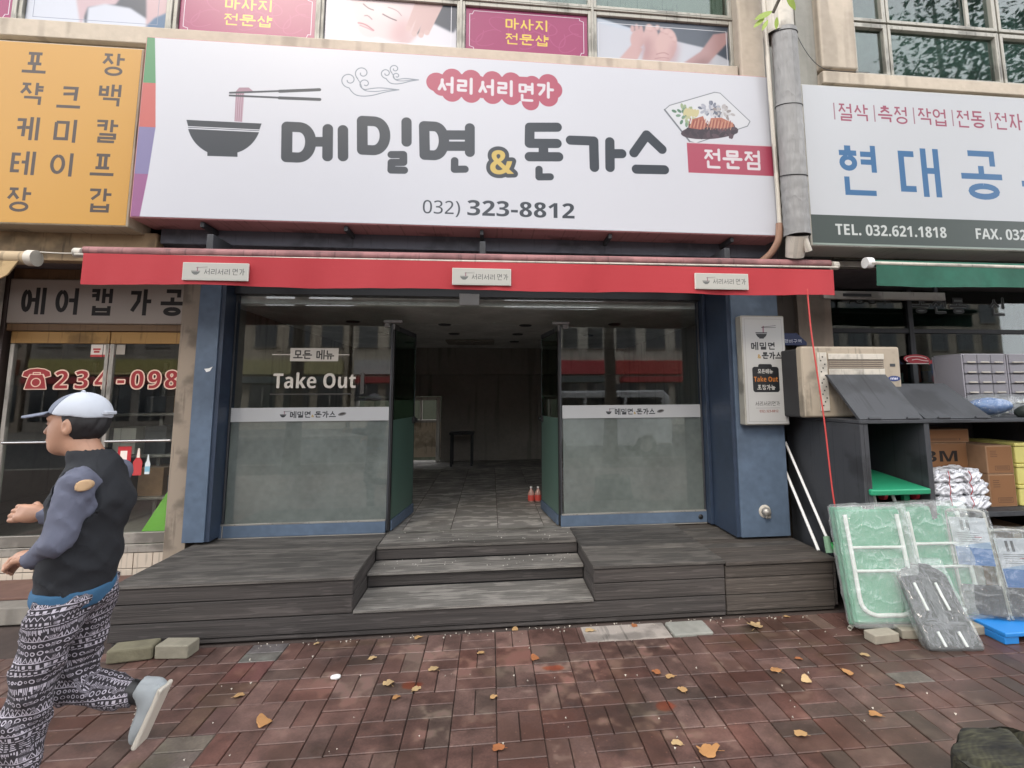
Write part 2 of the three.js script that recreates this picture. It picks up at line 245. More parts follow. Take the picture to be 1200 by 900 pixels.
// stains of the paving, in metres: efflorescence, cement, moss, wet dirt
const spots = [  // x, z, radius x, radius z, kind
  [-0.55, -3.72, 0.5, 0.2, 'w'], [0.05, -3.6, 0.55, 0.16, 'w'], [-0.05, -3.42, 0.3, 0.12, 'w'], [0.62, -3.35, 0.35, 0.25, 'w'], [1.05, -3.55, 0.4, 0.3, 'w'], [-0.28, -2.95, 0.2, 0.3, 'w'], [0.75, -2.85, 0.35, 0.25, 'w'], [0.5, -3.1, 0.3, 0.2, 'w'], [-0.8, -3.3, 0.25, 0.2, 'w'],
  [-1.55, -3.35, 0.22, 0.35, 'm'], [-1.55, -2.7, 0.25, 0.35, 'm'], [1.75, -3.55, 0.35, 0.2, 'm'], [2.15, -3.45, 0.3, 0.2, 'm'], [-0.9, -3.85, 0.5, 0.1, 'm'],
  [0.62, -2.9, 0.45, 0.4, 'd'], [0.2, -2.7, 0.4, 0.3, 'd'], [2.6, -3.3, 0.7, 0.45, 'd'], [3.3, -3.1, 0.7, 0.5, 'd'], [2.2, -3.65, 0.5, 0.3, 'd'], [1.6, -3.1, 0.4, 0.3, 'd'], [-0.9, -3.6, 0.4, 0.2, 'd'], [2.9, -2.7, 0.6, 0.4, 'd'], [-2.2, -3.2, 0.6, 0.4, 'd'],
  [0.98, -2.93, 0.1, 0.07, 'r'], [0.42, -3.38, 0.08, 0.05, 'r2'], [-0.45, -3.3, 0.08, 0.05, 'r'],
];
const PW = 1664, PH = 832, PX0 = -6, PX1 = 6, PZ0 = -4.2, PZ1 = 1.8;
const paveTex = tex(PW, PH, (u, v) => {
  const x = mix(PX0, PX1, u), z = mix(PZ0, PZ1, v), n = fbm(u, v, 48, 24, 101, 4), n2 = fbm(u, v, 150, 75, 103, 3), n3 = fbm(u, v, 10, 5, 105, 4), gr = hash(u * PW | 0, v * PH | 0, 9);
  let c = [0.8, 0.8, 0.8]; const k = 0.42 * (n - 0.5) + 0.34 * (n2 - 0.5) + 0.26 * (n3 - 0.5) + 0.14 * (gr - 0.5); c = c.map((a) => a + k);
  let w = 0, m = 0, d = 0, r = 0;
  for (const [sx, sz, ax, az, kind] of spots) { const q = Math.hypot((x - sx) / ax, (z - sz) / az); if (q > 1.6) continue; const f = 1.25 - q + 1.6 * (n - 0.5) + 1.1 * (n2 - 0.5); if (kind === 'w') w = Math.max(w, f); else if (kind === 'm') m = Math.max(m, f); else if (kind === 'd') d = Math.max(d, f); else r = Math.max(r, f); }
  const to = (t, col) => { c = c.map((a, i) => mix(a, col[i] * (0.85 + 0.3 * n2), t)); };
  to(0.6 * sstep(0.35, 0.9, d), [0.56, 0.52, 0.49]); to(0.35 * sstep(0.5, 1.0, m), [0.5, 0.55, 0.42]);
  to(0.75 * sstep(0.45, 0.95, w) * sstep(0.38, 0.6, n2 + 0.4 * (n - 0.5)), [1.02, 1.1, 1.05]); to(0.4 * sstep(0.6, 0.7, n2 * 0.6 + n * 0.4), [0.95, 1.05, 1.02]); to(0.45 * sstep(0.58, 0.72, fbm(u + 0.3, v, 30, 15, 109, 4)), [0.55, 0.56, 0.52]);
  to(0.6 * sstep(0.5, 0.8, r), [1, 0.5, 0.3]);
  if (gr > 0.9975) c = [1, 1, 0.95];
  return c;
});
paveTex.wrapS = paveTex.wrapT = THREE.ClampToEdgeWrapping;
const paverMat = std(0xffffff, 0.6, { map: paveTex, vertexColors: true, bumpMap: T.grain, bumpScale: 0.0015 });
paverMat.roughnessMap = tex(256, 256, (u, v) => 0.62 + 0.5 * (fbm(u, v, 6, 6, 107, 4) - 0.3), false);
{
  const U = 0.238, J = 0.0017, H = 0.055, C = 0.0032, near = [], rest = [];
  const tones = [[0.178, 0.094, 0.076], [0.168, 0.09, 0.074], [0.198, 0.115, 0.096], [0.153, 0.082, 0.067], [0.208, 0.125, 0.106], [0.173, 0.082, 0.065], [0.138, 0.09, 0.074], [0.178, 0.106, 0.089]];
  const pale = [[0.2, 0.175, 0.15], [0.17, 0.148, 0.125], [0.24, 0.205, 0.175], [0.22, 0.15, 0.12]];
  function paver(x0, x1, z0, z1, col) {
    const y = rr(-0.002, 0.0022), tx = rr(-0.004, 0.004), tz = rr(-0.004, 0.004), cx = (x0 + x1) / 2, cz = (z0 + z1) / 2, pos = [], P = (x, yy, z) => [x, yy + (x - cx) * tx + (z - cz) * tz, z];
    x0 += J + rr(0, 0.002); x1 -= J + rr(0, 0.002); z0 += J + rr(0, 0.002); z1 -= J + rr(0, 0.002);
    const top = [P(x0 + C, y, z0 + C), P(x1 - C, y, z0 + C), P(x1 - C, y, z1 - C), P(x0 + C, y, z1 - C)], rim = [P(x0, y - C, z0), P(x1, y - C, z0), P(x1, y - C, z1), P(x0, y - C, z1)], foot = rim.map(([a, b, c]) => [a, y - H, c]);
    const q = (a, b, c, d) => pos.push(...a, ...c, ...b, ...a, ...d, ...c);
    q(...top); for (let k = 0; k < 4; k++) { const n = (k + 1) % 4; q(rim[k], rim[n], top[n], top[k]); q(foot[k], foot[n], rim[n], rim[k]); }
    const g = new THREE.BufferGeometry(); g.setAttribute('position', new THREE.Float32BufferAttribute(pos, 3)); g.computeVertexNormals();
    const nv = pos.length / 3, uv = [], cl = []; for (let i = 0; i < nv; i++) { uv.push((pos[3 * i] - PX0) / (PX1 - PX0), (pos[3 * i + 2] - PZ0) / (PZ1 - PZ0)); cl.push(...col); }
    g.setAttribute('uv', new THREE.Float32BufferAttribute(uv, 2)); g.setAttribute('color', new THREE.Float32BufferAttribute(cl, 3)); return g;
  }
  const tone = (cx, cz) => { let t; if (cx > -1.64 && cx < -1.38 && rnd() < 0.5) t = pale[Math.floor(rnd() * 3)]; else if (cx > 1.2 && rnd() < 0.012) t = pale[Math.floor(rnd() * 4)]; else t = tones[Math.floor(rnd() * tones.length)]; const k = rr(0.9, 1.08); return t.map((a) => a * k); };
  for (let i = -19; i <= 25; i++) for (let j = 0; j < 23; j++) {
    const x0 = -1.384 + i * U, z1 = -3.925 + (j + 1) * U, z0 = z1 - U;
    if (x0 > 0.66 && x0 + U < 1.5 && j === 0) continue;                 // a cement patch lies here
    const halves = rnd() < 0.07 ? [[x0, x0 + U, z0, z1]] : (i + j) % 2 === 0 ? [[x0, x0 + U / 2, z0, z1], [x0 + U / 2, x0 + U, z0, z1]] : [[x0, x0 + U, z0, z0 + U / 2], [x0, x0 + U, z0 + U / 2, z1]];
    const square = x0 > -1.63 && x0 < -1.385 ? tone(x0 + U / 2, z0) : null;
    for (const h of halves) {
      const g = paver(...h, square ? square.map((a) => a * rr(0.9, 1.1)) : tone((h[0] + h[1]) / 2, (h[2] + h[3]) / 2)), cx = x0 + U / 2, d = -z0;
      (d > 2.35 && Math.abs(cx - 0.25) < 0.9 * d && cx > -2.6 && cx < 3.4 ? near : rest).push({ g, d });
    }
  }
  near.sort((a, b) => a.d - b.d);
  near.forEach((n, k) => { if (k < 298) { const m = new THREE.Mesh(n.g, paverMat); m.name = 'paver'; m.castShadow = m.receiveShadow = true; pavement.add(m); } else rest.push(n); });
  const m = new THREE.Mesh(mergeGeometries(rest.map((n) => n.g)), paverMat); m.name = 'outer_pavers'; m.userData = { kind: 'stuff' }; m.receiveShadow = true; pavement.add(m);
  part('cement_patch', [rbox(0.67, 1.3, -0.05, 0.003, -3.925, -3.69, 0.012)], std(L(0.36, 0.33, 0.31), 0.9, { map: T.dirty, bumpMap: T.grain, bumpScale: 0.004 }), pavement);
  part('cement_patch', [rbox(1.31, 1.61, -0.05, 0.012, -3.91, -3.7, 0.015)], std(L(0.36, 0.36, 0.32), 0.9, { map: T.mottle, bumpMap: T.grain, bumpScale: 0.004 }), pavement);
}

// ---------------------------------------------------------------- the wooden deck with its two steps
{
  const deck = thing('wooden_deck', 'dark weathered plank deck with two worn steps before the empty restaurant', 'deck', [0, 0, -4.5]);
  const D = 0.415, ZF = -3.97, ZG = -5.115, NX0 = -0.98, NX1 = 0.79, NB = -4.68;
  const plank = (x0, x1, y0, y1, z0, z1, m, r = 0.006) => part('plank', rbox(x0, x1, y0, y1, z0, z1, r), m, deck, { ox: rr(0, 5), oy: rr(0, 3) });
  part('substructure', [box(-2.56, NX0 - 0.03, 0.01, D - 0.03, -5.1, ZF - 0.03), box(NX1 + 0.03, 2.72, 0.01, D - 0.05, -5.1, ZF - 0.03), box(NX0 - 0.03, NX1 + 0.03, 0.01, 0.15, NB, ZF - 0.03), box(NX0 - 0.03, NX1 + 0.03, 0.01, D - 0.03, -5.1, NB - 0.03), box(NX0 - 0.03, NX1 + 0.03, 0.15, 0.27, NB, -4.42)], M.blackMatt, deck);
  const rows = 9, w = (ZF - ZG) / rows;
  for (let k = 0; k < rows; k++) {                                    // walking surface, boards along the front
    const z1 = ZF + 0.012 - k * w, z0 = z1 - w + 0.006, m = () => [M.woodTop, M.woodTop2, M.woodTop2][Math.floor(rnd() * 3)];
    plank(-2.6, NX0 + 0.008, D - 0.026, D + rr(-0.002, 0.002), z0, z1, m());
    const dark = k > 3 && k < 8;
    plank(NX1 - 0.008, 1.835, D - 0.026, D + rr(-0.002, 0.002), z0, z1, dark ? M.woodTopDark : m());
    plank(1.84, 2.76, D - 0.044, D - 0.016 + rr(-0.002, 0.002), z0, z1 - 0.004, rnd() < 0.5 ? M.woodBrown : M.woodTop2);
  }
  for (let k = 0; k < 4; k++) { const z1 = NB + 0.01 - k * 0.111; plank(NX0 + 0.012, NX1 - 0.012, D - 0.026, D + rr(-0.003, 0), z1 - 0.106, z1, k ? M.woodTread : M.woodTop); }
  const bands = [[0.284, 0.386], [0.158, 0.279], [0.037, 0.153]];
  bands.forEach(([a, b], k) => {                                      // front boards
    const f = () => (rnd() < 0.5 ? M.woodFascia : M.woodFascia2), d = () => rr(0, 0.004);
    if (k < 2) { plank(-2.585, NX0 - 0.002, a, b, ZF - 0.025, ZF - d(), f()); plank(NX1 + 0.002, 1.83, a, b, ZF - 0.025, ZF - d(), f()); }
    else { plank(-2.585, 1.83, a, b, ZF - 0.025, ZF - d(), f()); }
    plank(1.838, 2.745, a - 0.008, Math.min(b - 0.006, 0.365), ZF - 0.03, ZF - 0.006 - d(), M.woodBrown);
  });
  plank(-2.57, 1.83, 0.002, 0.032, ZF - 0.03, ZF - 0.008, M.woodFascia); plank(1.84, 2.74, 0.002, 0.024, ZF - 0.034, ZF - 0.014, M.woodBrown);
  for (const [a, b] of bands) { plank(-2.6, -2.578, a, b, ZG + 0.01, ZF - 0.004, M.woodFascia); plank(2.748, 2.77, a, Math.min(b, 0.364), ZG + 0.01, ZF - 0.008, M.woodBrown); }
  for (const [y, z0, z1, lip] of [[0.18, -4.40, ZF, 0.012], [0.3, NB, -4.385, 0.02]]) {   // steps
    const mid = (z0 + z1) / 2; plank(NX0 + 0.006, NX1 - 0.006, y - 0.024, y, mid + 0.003, z1 + lip, M.woodTread); plank(NX0 + 0.006, NX1 - 0.006, y - 0.024, y - 0.002, z0 + 0.002, mid - 0.003, M.woodTread);
  }
  plank(NX0 + 0.006, NX1 - 0.006, 0.183, 0.273, -4.425, -4.402, M.woodFascia); plank(NX0 + 0.006, NX1 - 0.006, 0.303, 0.386, NB - 0.024, NB - 0.001, M.woodFascia2);
  for (const [x0, x1] of [[NX0 - 0.022, NX0], [NX1, NX1 + 0.022]]) { plank(x0, x1, 0.28, 0.386, NB, ZF - 0.028, M.woodFascia); plank(x0, x1, 0.155, 0.276, NB, ZF - 0.028, M.woodFascia); }
}

// ---------------------------------------------------------------- the building
const bld = thing('commercial_building', 'beige plastered two storey building over a row of shops', 'building', [0, 0, -4.45]);
{
  const ZW = -4.45, ZB = -4.85;
  // upper wall, pieces around the window openings
  const W0 = -6.2, W1 = 2.39, WB = 4.93, WT = 6.6;
  part('wall', box(W0 - 2, W1, 3.16, WB - 0.02, ZB, ZW), M.plaster, bld);
  part('wall', box(W0 - 2, 7.5, WT, 8.4, ZB, ZW), M.plaster, bld);
  part('column', rbox(2.4, 2.66, 3.16, WT - 0.002, ZB, ZW + 0.1, 0.03, 2), M.plaster, bld);
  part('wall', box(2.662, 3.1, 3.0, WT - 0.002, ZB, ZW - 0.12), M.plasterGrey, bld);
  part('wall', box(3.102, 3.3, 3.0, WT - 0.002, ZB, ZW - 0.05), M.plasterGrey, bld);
  part('column', rbox(3.302, 3.7, 4.98, WT - 0.002, ZB, ZW + 0.03, 0.02, 2), M.plaster, bld);
  part('wall', box(3.302, 7.5, 3.0, 4.94, ZB, ZW - 0.002), M.plaster, bld);
  part('sill', rbox(W0 - 2, W1 - 0.002, WB - 0.19, WB - 0.03, ZW + 0.002, ZW + 0.07, 0.01), M.plaster, bld);
  part('sill', rbox(3.29, 7.5, 4.8, 4.93, ZW + 0.002, ZW + 0.05, 0.01), M.plaster, bld);
  part('slab', [box(-8.2, -2.73, 2.9, 3.05, -10.8, ZW - 0.004), box(-2.73, 2.73, 2.99, 3.15, -10.8, ZW - 0.004), box(2.73, 7.5, 2.9, 2.99, -10.8, ZW - 0.004)], M.soffit, bld);
  part('fascia_beam', rbox(-2.72, 2.56, 2.965, 3.15, ZW - 0.002, ZW + 0.09, 0.008), M.slateBeam, bld);
  part('fascia_beam', rbox(-8.2, -2.74, 2.8, 3.05, ZW + 0.002, ZW + 0.1, 0.01), std(L(0.34, 0.25, 0.15), 0.8, { map: T.dirty }), bld);
  part('roof', box(-8.2, 7.5, 8.4, 8.6, -10.8, ZW + 0.2), M.concrete, bld);
  part('rear_wall', [box(-8.2, 7.5, 3.15, 8.4, -10.8, -10.6), box(-8.2, -8, 0, 8.4, -10.6, ZB), box(7.3, 7.5, 0, 8.4, -10.6, ZB)], M.concrete, bld);
  part('upper_floor', box(-8, 7.3, 3.2, 3.3, -10.6, ZB), M.room, bld);
  // windows over the restaurant: frames and panes
  const xs = [[-5.4, -4.14], [-4.055, -2.905], [-2.81, -1.63], [-1.555, -0.345], [-0.268, 0.92], [1.005, 2.365]];
  for (const [a, b] of xs) {
    for (const [y0, y1] of [[WB, 5.42], [5.5, 6.56]]) {
      const f = part('window', [rbox(a - 0.035, a, y0 - 0.02, y1 + 0.03, ZW - 0.09, ZW - 0.02), rbox(b, b + 0.035, y0 - 0.02, y1 + 0.03, ZW - 0.09, ZW - 0.02), rbox(a - 0.001, b + 0.001, y0 - 0.02, y0 + 0.012, ZW - 0.088, ZW - 0.022), rbox(a - 0.001, b + 0.001, y1 - 0.012, y1 + 0.03, ZW - 0.088, ZW - 0.022)], M.frameGrey, bld);
      part('pane', box(a, b, y0 + 0.01, y1 - 0.01, ZW - 0.06, ZW - 0.054), M.windowGlass, f);
    }
  }
  part('mullion', [...xs.slice(1).map(([a], i) => rbox((xs[i][1] + a) / 2 - 0.012, (xs[i][1] + a) / 2 + 0.012, WB - 0.028, WT - 0.004, ZW - 0.1, ZW - 0.005)), rbox(W0 + 0.6, 2.4, 5.452, 5.468, ZW - 0.1, ZW - 0.008)], M.frameGrey, bld);
  part('wall', box(W0 - 2, -5.44, WB - 0.018, WT - 0.002, ZB, ZW), M.plaster, bld);
  part('blind', box(-5.4, 2.36, 5.5, 6.55, ZW - 0.14, ZW - 0.13), M.offWhite, bld);
  // windows of the neighbouring half
  const xr = [[3.72, 4.06], [4.12, 5.36], [5.43, 7.2]];
  for (const [a, b] of xr) for (const [y0, y1] of [[4.965, 5.51], [5.58, 6.5]]) {
    const f = part('window', [rbox(a - 0.02, a + 0.012, y0 - 0.02, y1 + 0.03, ZW - 0.1, ZW - 0.01), rbox(b - 0.012, b + 0.03, y0 - 0.02, y1 + 0.03, ZW - 0.1, ZW - 0.01), rbox(a, b, y0 - 0.02, y0 + 0.018, ZW - 0.098, ZW - 0.012), rbox(a, b, y1 - 0.018, y1 + 0.03, ZW - 0.098, ZW - 0.012)], M.frameGrey, bld);
    part('pane', box(a + 0.01, b - 0.01, y0 + 0.01, y1 - 0.01, ZW - 0.06, ZW - 0.054), M.windowGlass, f);
    if (a > 4.1 && y0 > 5.5) part('sash_rail', rbox((a + b) / 2 + 0.3, (a + b) / 2 + 0.34, y0 + 0.018, y1 - 0.018, ZW - 0.05, ZW - 0.02), M.frameGrey, f);
  }
  part('wall', box(7.2, 7.5, 4.95, WT, ZB, ZW - 0.004), M.plaster, bld);
  part('curtain', box(3.7, 7.2, 4.95, 6.55, ZW - 0.5, ZW - 0.48), std(L(0.36, 0.42, 0.4), 0.9, { map: T.mottle }), bld);
  // ground floor piers and dividing walls
  part('pier', rbox(-2.86, -2.68, 0.0, 2.9, -10.6, -4.97, 0.004), std(L(0.33, 0.28, 0.23), 0.8, { map: T.dirty }), bld);
  part('pier', box(2.74, 3.18, 0, 2.9, -10.6, -4.96), std(L(0.1, 0.085, 0.075), 0.85, { map: T.dirty }), bld);
  part('pier', rbox(3.182, 3.56, 0, 2.9, -10.6, -4.9, 0.006), std(L(0.36, 0.3, 0.25), 0.85, { map: T.plaster }), bld);
}

// pictures and plates of the massage parlour behind the upper windows
const rectPath = (g, x, y, w, h, n) => poly(g, [[x + n, y], [x + w - n, y], [x + w - n, y + n * 0.6], [x + w, y + n], [x + w, y + h - n], [x + w - n * 0.6, y + h - n], [x + w - n, y + h], [x + n, y + h], [x + n, y + h - n * 0.6], [x, y + h - n], [x, y + n], [x + n * 0.6, y + n]], null, '#f0e4ee', 4);
const blob = (g, x, y, rx, ry, rot, fill) => { g.beginPath(); g.ellipse(x, y, rx, ry, rot, 0, 7); g.fillStyle = fill; g.fill(); };
const plateTex = canvasTex(768, 340, (g, w, h) => {
  g.fillStyle = '#a92a68'; g.fillRect(0, 0, w, h);
  g.strokeStyle = '#b43c77'; g.lineWidth = 7; for (let k = 0; k < 9; k++) { g.beginPath(); g.ellipse(60 + k * 85, 170 + 60 * Math.sin(k * 2.1), 50, 90, k, 0, 4.6); g.stroke(); }
  rectPath(g, 24, 22, w - 48, h - 44, 26);
  hangul(g, '마사지', 245, 62, 82, 78, 12, 11, '#f2d34c'); hangul(g, '전문샵', 245, 178, 82, 80, 12, 11, '#f2d34c');
});
const faceTex = canvasTex(768, 300, (g, w, h) => { g.filter = 'blur(7px)';
  g.fillStyle = '#e9e6ee'; g.fillRect(0, 0, w, h);
  blob(g, 640, 60, 150, 190, 0.2, '#3c4250'); blob(g, 360, 60, 220, 190, 0.35, '#ead3d6'); blob(g, 250, 190, 70, 60, 0.5, '#ead3d6'); blob(g, 560, 270, 130, 60, 0, '#e2c6ca');
  poly(g, [[460, 300], [620, 120], [768, 190], [768, 300]], '#eceaf2');
  g.filter = 'blur(30px)'; blob(g, 330, 40, 110, 70, 0.3, '#f3e2e2'); blob(g, 440, 200, 60, 90, 0.2, '#d9b4b6'); g.filter = 'blur(2px)';
  const c = '#5b4650'; smooth(g, [[215, 30], [240, 55], [275, 66]], c, 6); smooth(g, [[330, 88], [365, 108], [410, 124]], c, 7); smooth(g, [[360, 40], [410, 52], [440, 90]], '#a58a90', 5); smooth(g, [[225, 108], [240, 100], [268, 128]], '#8d6d76', 6);
  smooth(g, [[190, 158], [225, 158], [280, 200]], '#b5727f', 9); smooth(g, [[200, 172], [240, 186], [275, 202]], '#c98895', 7);
  for (const [a, b] of [[480, 170], [515, 205], [555, 210], [590, 190]]) { poly(g, [[560 + (a - 520), -10], [620 + (a - 520), -10], [a + 18, b], [a - 14, b]], '#d9b7b4'); blob(g, a + 2, b, 16, 18, 0, '#ddbdb9'); }
  g.filter = 'none'; g.strokeStyle = '#f6f4fa'; g.lineWidth = 4; g.strokeRect(18, -20, w - 50, h - 10);
});
const feetTex = canvasTex(768, 300, (g, w, h) => { g.filter = 'blur(4px)';
  g.fillStyle = '#525c6a'; g.fillRect(0, 0, w, h); poly(g, [[0, 0], [200, 60], [260, 300], [0, 300]], '#cdd9e8'); poly(g, [[0, 40], [160, 70], [620, 160], [768, 240], [768, 300], [0, 300]], '#d4d8e2');
  const s = '#d8b1ae', d = '#b98c90';
  poly(g, [[110, 300], [215, 150], [260, 200], [220, 300]], s); blob(g, 235, 130, 42, 70, 0.2, s); for (const [x, y] of [[205, 62], [230, 52], [255, 60]]) blob(g, x, y, 12, 26, 0, s);
  poly(g, [[250, 300], [295, 130], [440, 120], [440, 230], [400, 300]], s); blob(g, 310, 120, 46, 90, 0.05, '#dcb7b3'); blob(g, 400, 150, 62, 110, 0.15, '#e0bbb6');
  for (const [x, y, r] of [[300, 48, 26], [350, 42, 18], [375, 52, 15], [402, 62, 14], [430, 84, 14], [448, 115, 13]]) { blob(g, x, y, r * 0.8, r * 1.1, 0.2, '#e4c1bb'); smooth(g, [[x - r * 0.7, y + 16], [x, y + 24], [x + r * 0.7, y + 20]], d, 3); }
  poly(g, [[470, 300], [600, 190], [680, 60], [768, 40], [760, 120], [640, 270], [560, 300]], '#c39c9b'); g.filter = 'blur(22px)'; blob(g, 285, 200, 20, 90, 0.1, '#b58a8e'); blob(g, 440, 220, 18, 90, 0.2, '#c09496'); blob(g, 600, 270, 60, 26, -0.6, '#9d7676'); g.filter = 'blur(2px)'; smooth(g, [[340, 230], [380, 210], [410, 226]], d, 6); smooth(g, [[330, 262], [370, 248], [410, 252]], d, 5);
  g.filter = 'none'; g.strokeStyle = '#eef0f6'; g.lineWidth = 4; g.strokeRect(8, 36, w - 18, h - 60);
});
const neckTex = canvasTex(768, 300, (g, w, h) => { g.filter = 'blur(6px)';
  g.fillStyle = '#3f4653'; g.fillRect(0, 0, w, h); poly(g, [[0, 0], [230, 0], [330, 300], [0, 300]], '#dfe4f0'); poly(g, [[230, 0], [560, 0], [480, 150], [330, 180], [300, 300]], '#d9bbc0'); blob(g, 500, 60, 40, 44, 0, '#c99fa6'); smooth(g, [[490, 40], [520, 60], [500, 84]], '#8d6d76', 6);
  poly(g, [[330, 300], [330, 180], [420, 150], [560, 165], [680, 240], [660, 300]], '#dde2ef'); poly(g, [[640, 60], [768, 0], [768, 300], [660, 300]], '#d6b4b8'); poly(g, [[640, 300], [700, 220], [768, 180], [768, 300]], '#3d6c96');
  g.filter = 'none'; g.strokeStyle = '#8c95aa'; g.lineWidth = 3; g.strokeRect(40, -20, w - 90, h - 20);
});
{
  const z = -4.498, mk = (name, t, x0, x1, label, cat, group) => { const o = single(name, plane(x0, x1, 4.945, 5.405, z), printed(t, 0.3), label, cat, group, { keepUV: true }); return o; };
  const gp = 'magenta plates in the upper windows';
  for (const [a, b, l] of [[-5.395, -4.145, 'beyond the neck poster over the yellow signboard'], [-2.805, -1.635, 'between the neck poster and the face poster'], [-0.263, 0.915, 'between the face poster and the feet poster']]) mk('window_plate', plateTex, a, b, 'magenta window plate with yellow lettering ' + l, 'sign', gp);
  mk('window_poster', neckTex, -4.05, -2.91, 'upper window poster of a neck and white towels beside dark hair', 'poster');
  mk('window_poster', faceTex, -1.55, -0.35, 'upper window poster of a resting face with closed eyes', 'poster');
  mk('window_poster', feetTex, 1.01, 2.36, 'upper window poster of bare feet being massaged', 'poster');
}

// ---------------------------------------------------------------- the empty restaurant: room, storefront, doors
const FL = 0.408;
{
  const floor = structure('restaurant_floor', 'dusty grey tiled floor of the empty restaurant');
  part('screed', box(-2.66, 2.72, 0.0, FL - 0.006, -10.6, -5.125), M.joint, floor);
  const tiles = [L(0.62, 0.6, 0.57), L(0.57, 0.55, 0.52), L(0.66, 0.64, 0.61)].map((c) => std(c, 0.62, { map: T.tile, bumpMap: T.grain, bumpScale: 0.0006 }));
  for (let i = -5; i < 5; i++) for (let j = 0; j < 9; j++) { const x = i * 0.46 + 0.08, z = -5.14 - j * 0.46; part('tile', rbox(x + 0.003, x + 0.457, FL - 0.012, FL + rr(-0.0012, 0.0012), z - 0.457, z - 0.003, 0.002), tiles[Math.floor(rnd() * 3)], floor, { ox: rr(0, 3), oy: rr(0, 3) }); }
  part('far_tiles', box(-2.66, 2.72, FL - 0.006, FL - 0.001, -10.55, -9.29), tiles[1], floor);
  const ceil = structure('restaurant_ceiling', 'pale panelled ceiling of the empty restaurant');
  part('panels', box(-2.66, 2.72, 2.62, 2.7, -10.58, -5.2), std(L(0.78, 0.77, 0.74), 0.9, { map: T.mottle }), ceil);
  part('bulkhead', box(-2.66, 2.72, 2.1, 2.618, -10.2, -10.0), M.room, ceil);
  for (const [x, z] of [[-0.6, -6.6], [0.45, -6.6], [-0.55, -7.6], [0.4, -7.6], [-1.7, -6.4], [1.6, -6.4], [-1.6, -7.7], [1.5, -7.7], [-0.5, -8.7], [0.4, -8.7]]) part('downlight', lathe([[0, -0.012], [0.07, -0.012], [0.085, 0], [0.085, 0.01]], x, 2.616, z, 18), M.charcoal, ceil);
  part('air_grille', [rbox(-0.75, 0.05, 2.585, 2.618, -9.0, -8.4, 0.01), rbox(-0.6, -0.1, 2.57, 2.584, -8.9, -8.5, 0.005)], M.room, ceil);
  const walls = structure('restaurant_wall', 'bare dim walls of the empty restaurant');
  part('side_panel', box(-2.676, -2.62, 0.41, 2.98, -10.6, -5.2), M.room, walls); part('side_panel', box(2.68, 2.736, 0.41, 2.98, -10.6, -5.2), M.room, walls);
  part('back_panel', [box(-0.98, 2.68, 0.41, 2.98, -10.5, -10.35), box(-2.62, -0.98, 1.68, 2.98, -10.5, -10.35)], M.room, walls);
  part('door_leaf', rbox(0.95, 1.75, 0.42, 1.9, -10.34, -10.3), M.room, walls);
  part('door_frame', [rbox(-1.06, -0.99, 0.415, 1.67, -10.36, -10.2), rbox(-2.6, -1.062, 1.6, 1.67, -10.36, -10.2)], M.aluminium, walls);
  part('yard_wall', [box(-2.7, -0.6, 0.4, 1.12, -11.2, -11.1)], M.cream, walls); part('added_yard_rear', box(-6, 3, 0, 4.2, -13.4, -13.2), std(L(0.22, 0.26, 0.2), 0.9, { map: T.plaster }), walls); part('yard_sash', [rbox(-2.7, -0.6, 1.121, 1.18, -11.22, -11.08), rbox(-1.5, -1.45, 1.181, 1.9, -11.18, -11.12)], M.aluminium, walls);  // greenish rear wall added to tone down the bright sky in the opening
}
const logoBowl = (g, x, y, s, ink) => {   // bowl with noodles and chopsticks, s = width of the bowl
  const P = (a) => a.map(([p, q]) => [x + (p - 0.5) * s, y + q * s]);
  poly(g, P([[0, 0], [1, 0], [0.98, 0.08], [0.02, 0.08]]), ink); poly(g, P([[0.03, 0.12], [0.97, 0.12], [0.9, 0.26], [0.8, 0.38], [0.69, 0.44], [0.69, 0.5], [0.31, 0.5], [0.31, 0.44], [0.2, 0.38], [0.1, 0.26]]), ink);
  poly(g, P([[0.62, 0], [0.62, -0.44], [0.68, -0.52], [0.78, -0.5], [0.74, -0.44], [0.74, 0]]), '#b07f8e'); poly(g, P([[0.55, -0.42], [1.75, -0.55]]), null, ink, s * 0.03, false); poly(g, P([[0.55, -0.38], [1.75, -0.4]]), null, ink, s * 0.03, false);
};
const bandTex = canvasTex(1408, 128, (g, w, h) => {
  g.fillStyle = '#dfe1e2'; g.fillRect(0, 0, w, h);
  logoBowl(g, 460, 62, 58, '#33383d'); hangul(g, '메밀면', 520, 38, 56, 56, 8, 9, '#30353a'); write(g, '&', 710, 92, 34, '#c9a63e'); hangul(g, '돈가스', 742, 38, 56, 56, 8, 9, '#30353a');
  blob(g, 985, 64, 38, 16, -0.2, '#8d8f90'); blob(g, 985, 62, 26, 9, -0.2, '#4a4442');
});
const takeTex = canvasTex(840, 560, (g, w, h) => {
  g.clearRect(0, 0, w, h); const c = '#b9b4aa';
  g.fillStyle = c; g.fillRect(0, 104, w * 0.82, 9); g.fillRect(160, 46, 430, 124);
  hangul(g, '모든', 192, 68, 74, 80, 8, 12, '#35332f'); hangul(g, '메뉴', 390, 68, 74, 80, 8, 12, '#35332f');
  write(g, 'Take Out', 20, 420, 190, c, 'bold', 740); g.fillRect(0, 470, w * 0.85, 11); g.fillRect(796, 280, 34, 200);
});
